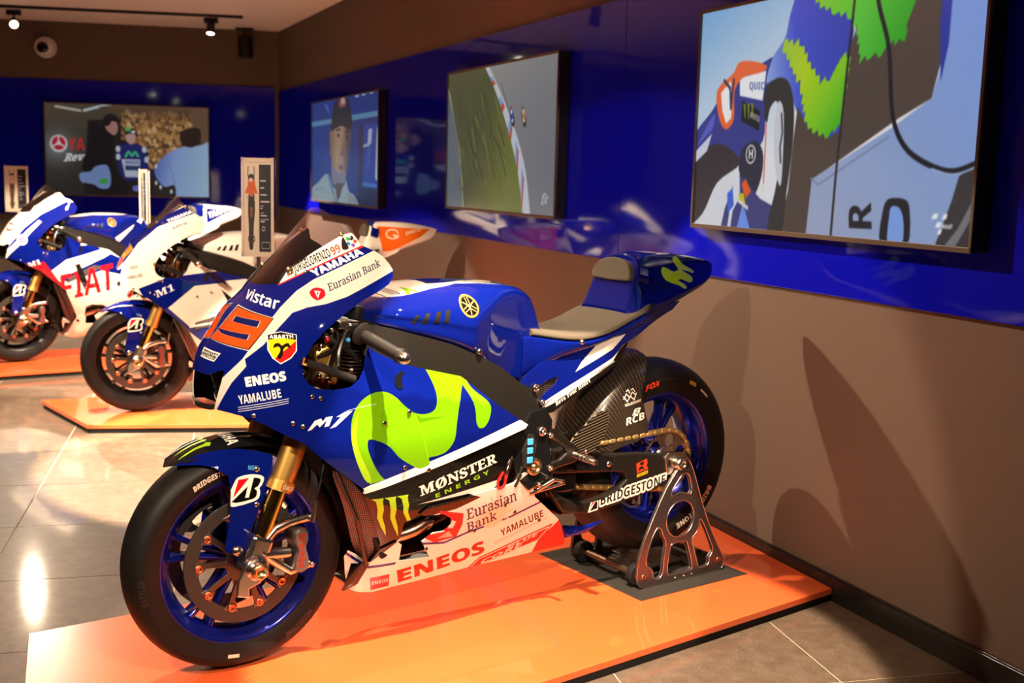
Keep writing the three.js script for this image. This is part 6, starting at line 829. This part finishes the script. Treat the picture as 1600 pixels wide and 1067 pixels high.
  fill(k, grad(k, 1.0, 0.3, 1.5, 0.2, [[0, '#5f74c8'], [0.35, '#93b0e6'], [1, '#a9cbe8']]), curvy([[w + 0.05, 0.556], [1.426, 0.507], [1.268, 0.49], [1.121, 0.417], [1.019, 0.3], [1.006, 0.231], [1.094, 0.106], [1.195, 0.122], [1.216, 0.0], [w + 0.05, 0.0]], 4)); edge(k, '#7c94cc', 0.012, [[1.13, 0.40], [1.18, 0.2], [1.2, 0.1]]); fill(k, '#2c1d16', curvy([[1.25, 0.62], [1.30, 0.66], [1.428, 0.67], [1.438, 0.541], [1.36, 0.49], [1.269, 0.513]], 4)); for (const [x, y] of [[1.02, 0.30], [1.02, 0.14], [1.06, 0.10], [1.16, 0.06]]) disc(k, '#dfe3ea', x, y, 0.012, 0.02);
}, 420);
// ---------- information signs on posts ----------
const clear = mat(lin(0.93, 0.93, 0.95), 0.03, 0, { transmission: 1, thickness: 0 });
function infoSign(label, [x, y, z], w, h, turn, draw, foot = 0) {
  const t = thing('information_sign', label, 'sign', [x, 0, z], turn, 'information signs beside the motorcycles'), cream = mat(lin(0.85, 0.76, 0.62), 0.5);
  obj('cover', box(w, h, 0.012, 0, y, 0.003, 0.002), clear, t); obj('backing', box(w - 0.004, h - 0.012, 0.006, 0, y - 0.004, -0.008, 0.001), cream, t);
  const bw = w * 0.085;
  for (const [cx, cy, a, b] of [[0, h / 2 - bw, w, bw * 1.6], [0, -h / 2 + bw * 0.9, w, bw * 1.8], [-w / 2 + bw / 2, 0, bw, h], [w / 2 - bw / 2, 0, bw, h]]) obj('frame', box(a, b, 0.006, cx, y + cy, 0.011, 0.001), cream, t);
  const tex = art(-w / 2, y - h / 2, w, h, Math.round(420 / h), (k) => { k.save(); k.transform(w, 0, 0, h, -w / 2, y - h / 2); draw(k); k.restore(); });
  const g = new THREE.PlaneGeometry(w * 0.9, h * 0.93).translate(0, y, 0.0095), p = g.attributes.position, uv = g.attributes.uv; for (let i = 0; i < p.count; i++) uv.setXY(i, p.getX(i), p.getY(i));
  obj('poster', g, mat(0xffffff, 0.5, 0, { map: tex }), t);
  obj('edge', box(0.006, h, 0.02, w / 2 + 0.003, y, 0.0, 0.002), clear, t);
  obj('post', bar([0, foot + 0.015, -0.02], [0, y - h / 2 + 0.05, -0.02], 0.008), M.steel, t); obj('base', turned([[0, 0], [0.11, 0], [0.11, 0.008], [0.1, 0.014], [0, 0.016]], [0, foot, -0.02], [0, 1, 0]), M.steel, t);
}
const poster = (suit, dark) => (k) => {                                    // unit square
  k.fillStyle = '#f1e6d4'; k.fillRect(0, 0, 1, 1); fill(k, '#141322', [[0.55, 0.03], [0.93, 0.03], [0.93, 0.93], [0.55, 0.93]]);
  fill(k, dark, curvy([[0.25, 0.08], [0.23, 0.3], [0.21, 0.5], [0.25, 0.66], [0.38, 0.66], [0.42, 0.5], [0.38, 0.3], [0.35, 0.08]], 4)); fill(k, suit, curvy([[0.12, 0.64], [0.2, 0.72], [0.22, 0.80], [0.30, 0.83], [0.40, 0.80], [0.44, 0.71], [0.5, 0.64], [0.4, 0.64], [0.31, 0.6], [0.22, 0.64]], 3)); disc(k, '#2a2632', 0.31, 0.80, 0.1, 0.035); disc(k, '#e9e4de', 0.3, 0.775, 0.06, 0.02); edge(k, '#4a423c', 0.025, [[0.2, 0.82], [0.22, 0.9]]); edge(k, '#4a423c', 0.025, [[0.4, 0.82], [0.4, 0.9]]); fill(k, '#d8d4ce', [[0.14, 0.6], [0.22, 0.64], [0.22, 0.56]]); fill(k, '#d8d4ce', [[0.48, 0.6], [0.4, 0.64], [0.4, 0.56]]); fill(k, '#8a5a34', [[0.26, 0.5], [0.36, 0.5], [0.34, 0.4], [0.28, 0.4]]); k.beginPath(); k.ellipse(0.31, 0.18, 0.1, 0.035, 0, 0, 6.28); k.strokeStyle = '#3a3430'; k.lineWidth = 0.02; k.stroke();
  for (const [y, w, h] of [[0.76, 0.17, 0.014], [0.69, 0.12, 0.014], [0.62, 0.2, 0.014], [0.55, 0.28, 0.016], [0.51, 0.1, 0.008], [0.485, 0.06, 0.012], [0.44, 0.1, 0.007], [0.41, 0.2, 0.014], [0.375, 0.26, 0.007], [0.35, 0.13, 0.014]]) fill(k, '#d9d6dc', [[0.59, y], [0.59 + w, y], [0.59 + w, y + h], [0.59, y + h]]); k.beginPath(); k.ellipse(0.68, 0.285, 0.045, 0.02, 0, 0, 6.28); k.strokeStyle = '#c9c6d0'; k.lineWidth = 0.012; k.stroke(); fill(k, '#b9a888', [[0.62, 0.08], [0.88, 0.08], [0.88, 0.15], [0.62, 0.15]]); fill(k, '#141322', [[0.635, 0.088], [0.865, 0.088], [0.865, 0.142], [0.635, 0.142]]);
};
infoSign('tall information sign in a clear holder standing between the nearest and the middle motorcycle', [-1.034, 1.197, -4.65], 0.128, 0.395, R(6), poster('#e0692c', '#2c2826'));
infoSign('narrow information sign seen almost edge on behind the farthest motorcycle', [-2.688, 1.13, -8.4], 0.15, 0.395, R(-52), poster('#8a8a96', '#3a3634'), PL);
infoSign('small pale information sign at the left edge beyond the farthest motorcycle', [-4.302, 1.128, -10.0], 0.19, 0.395, R(14), poster('#e6d2c4', '#5a4434'));
renderer.render(scene, camera);
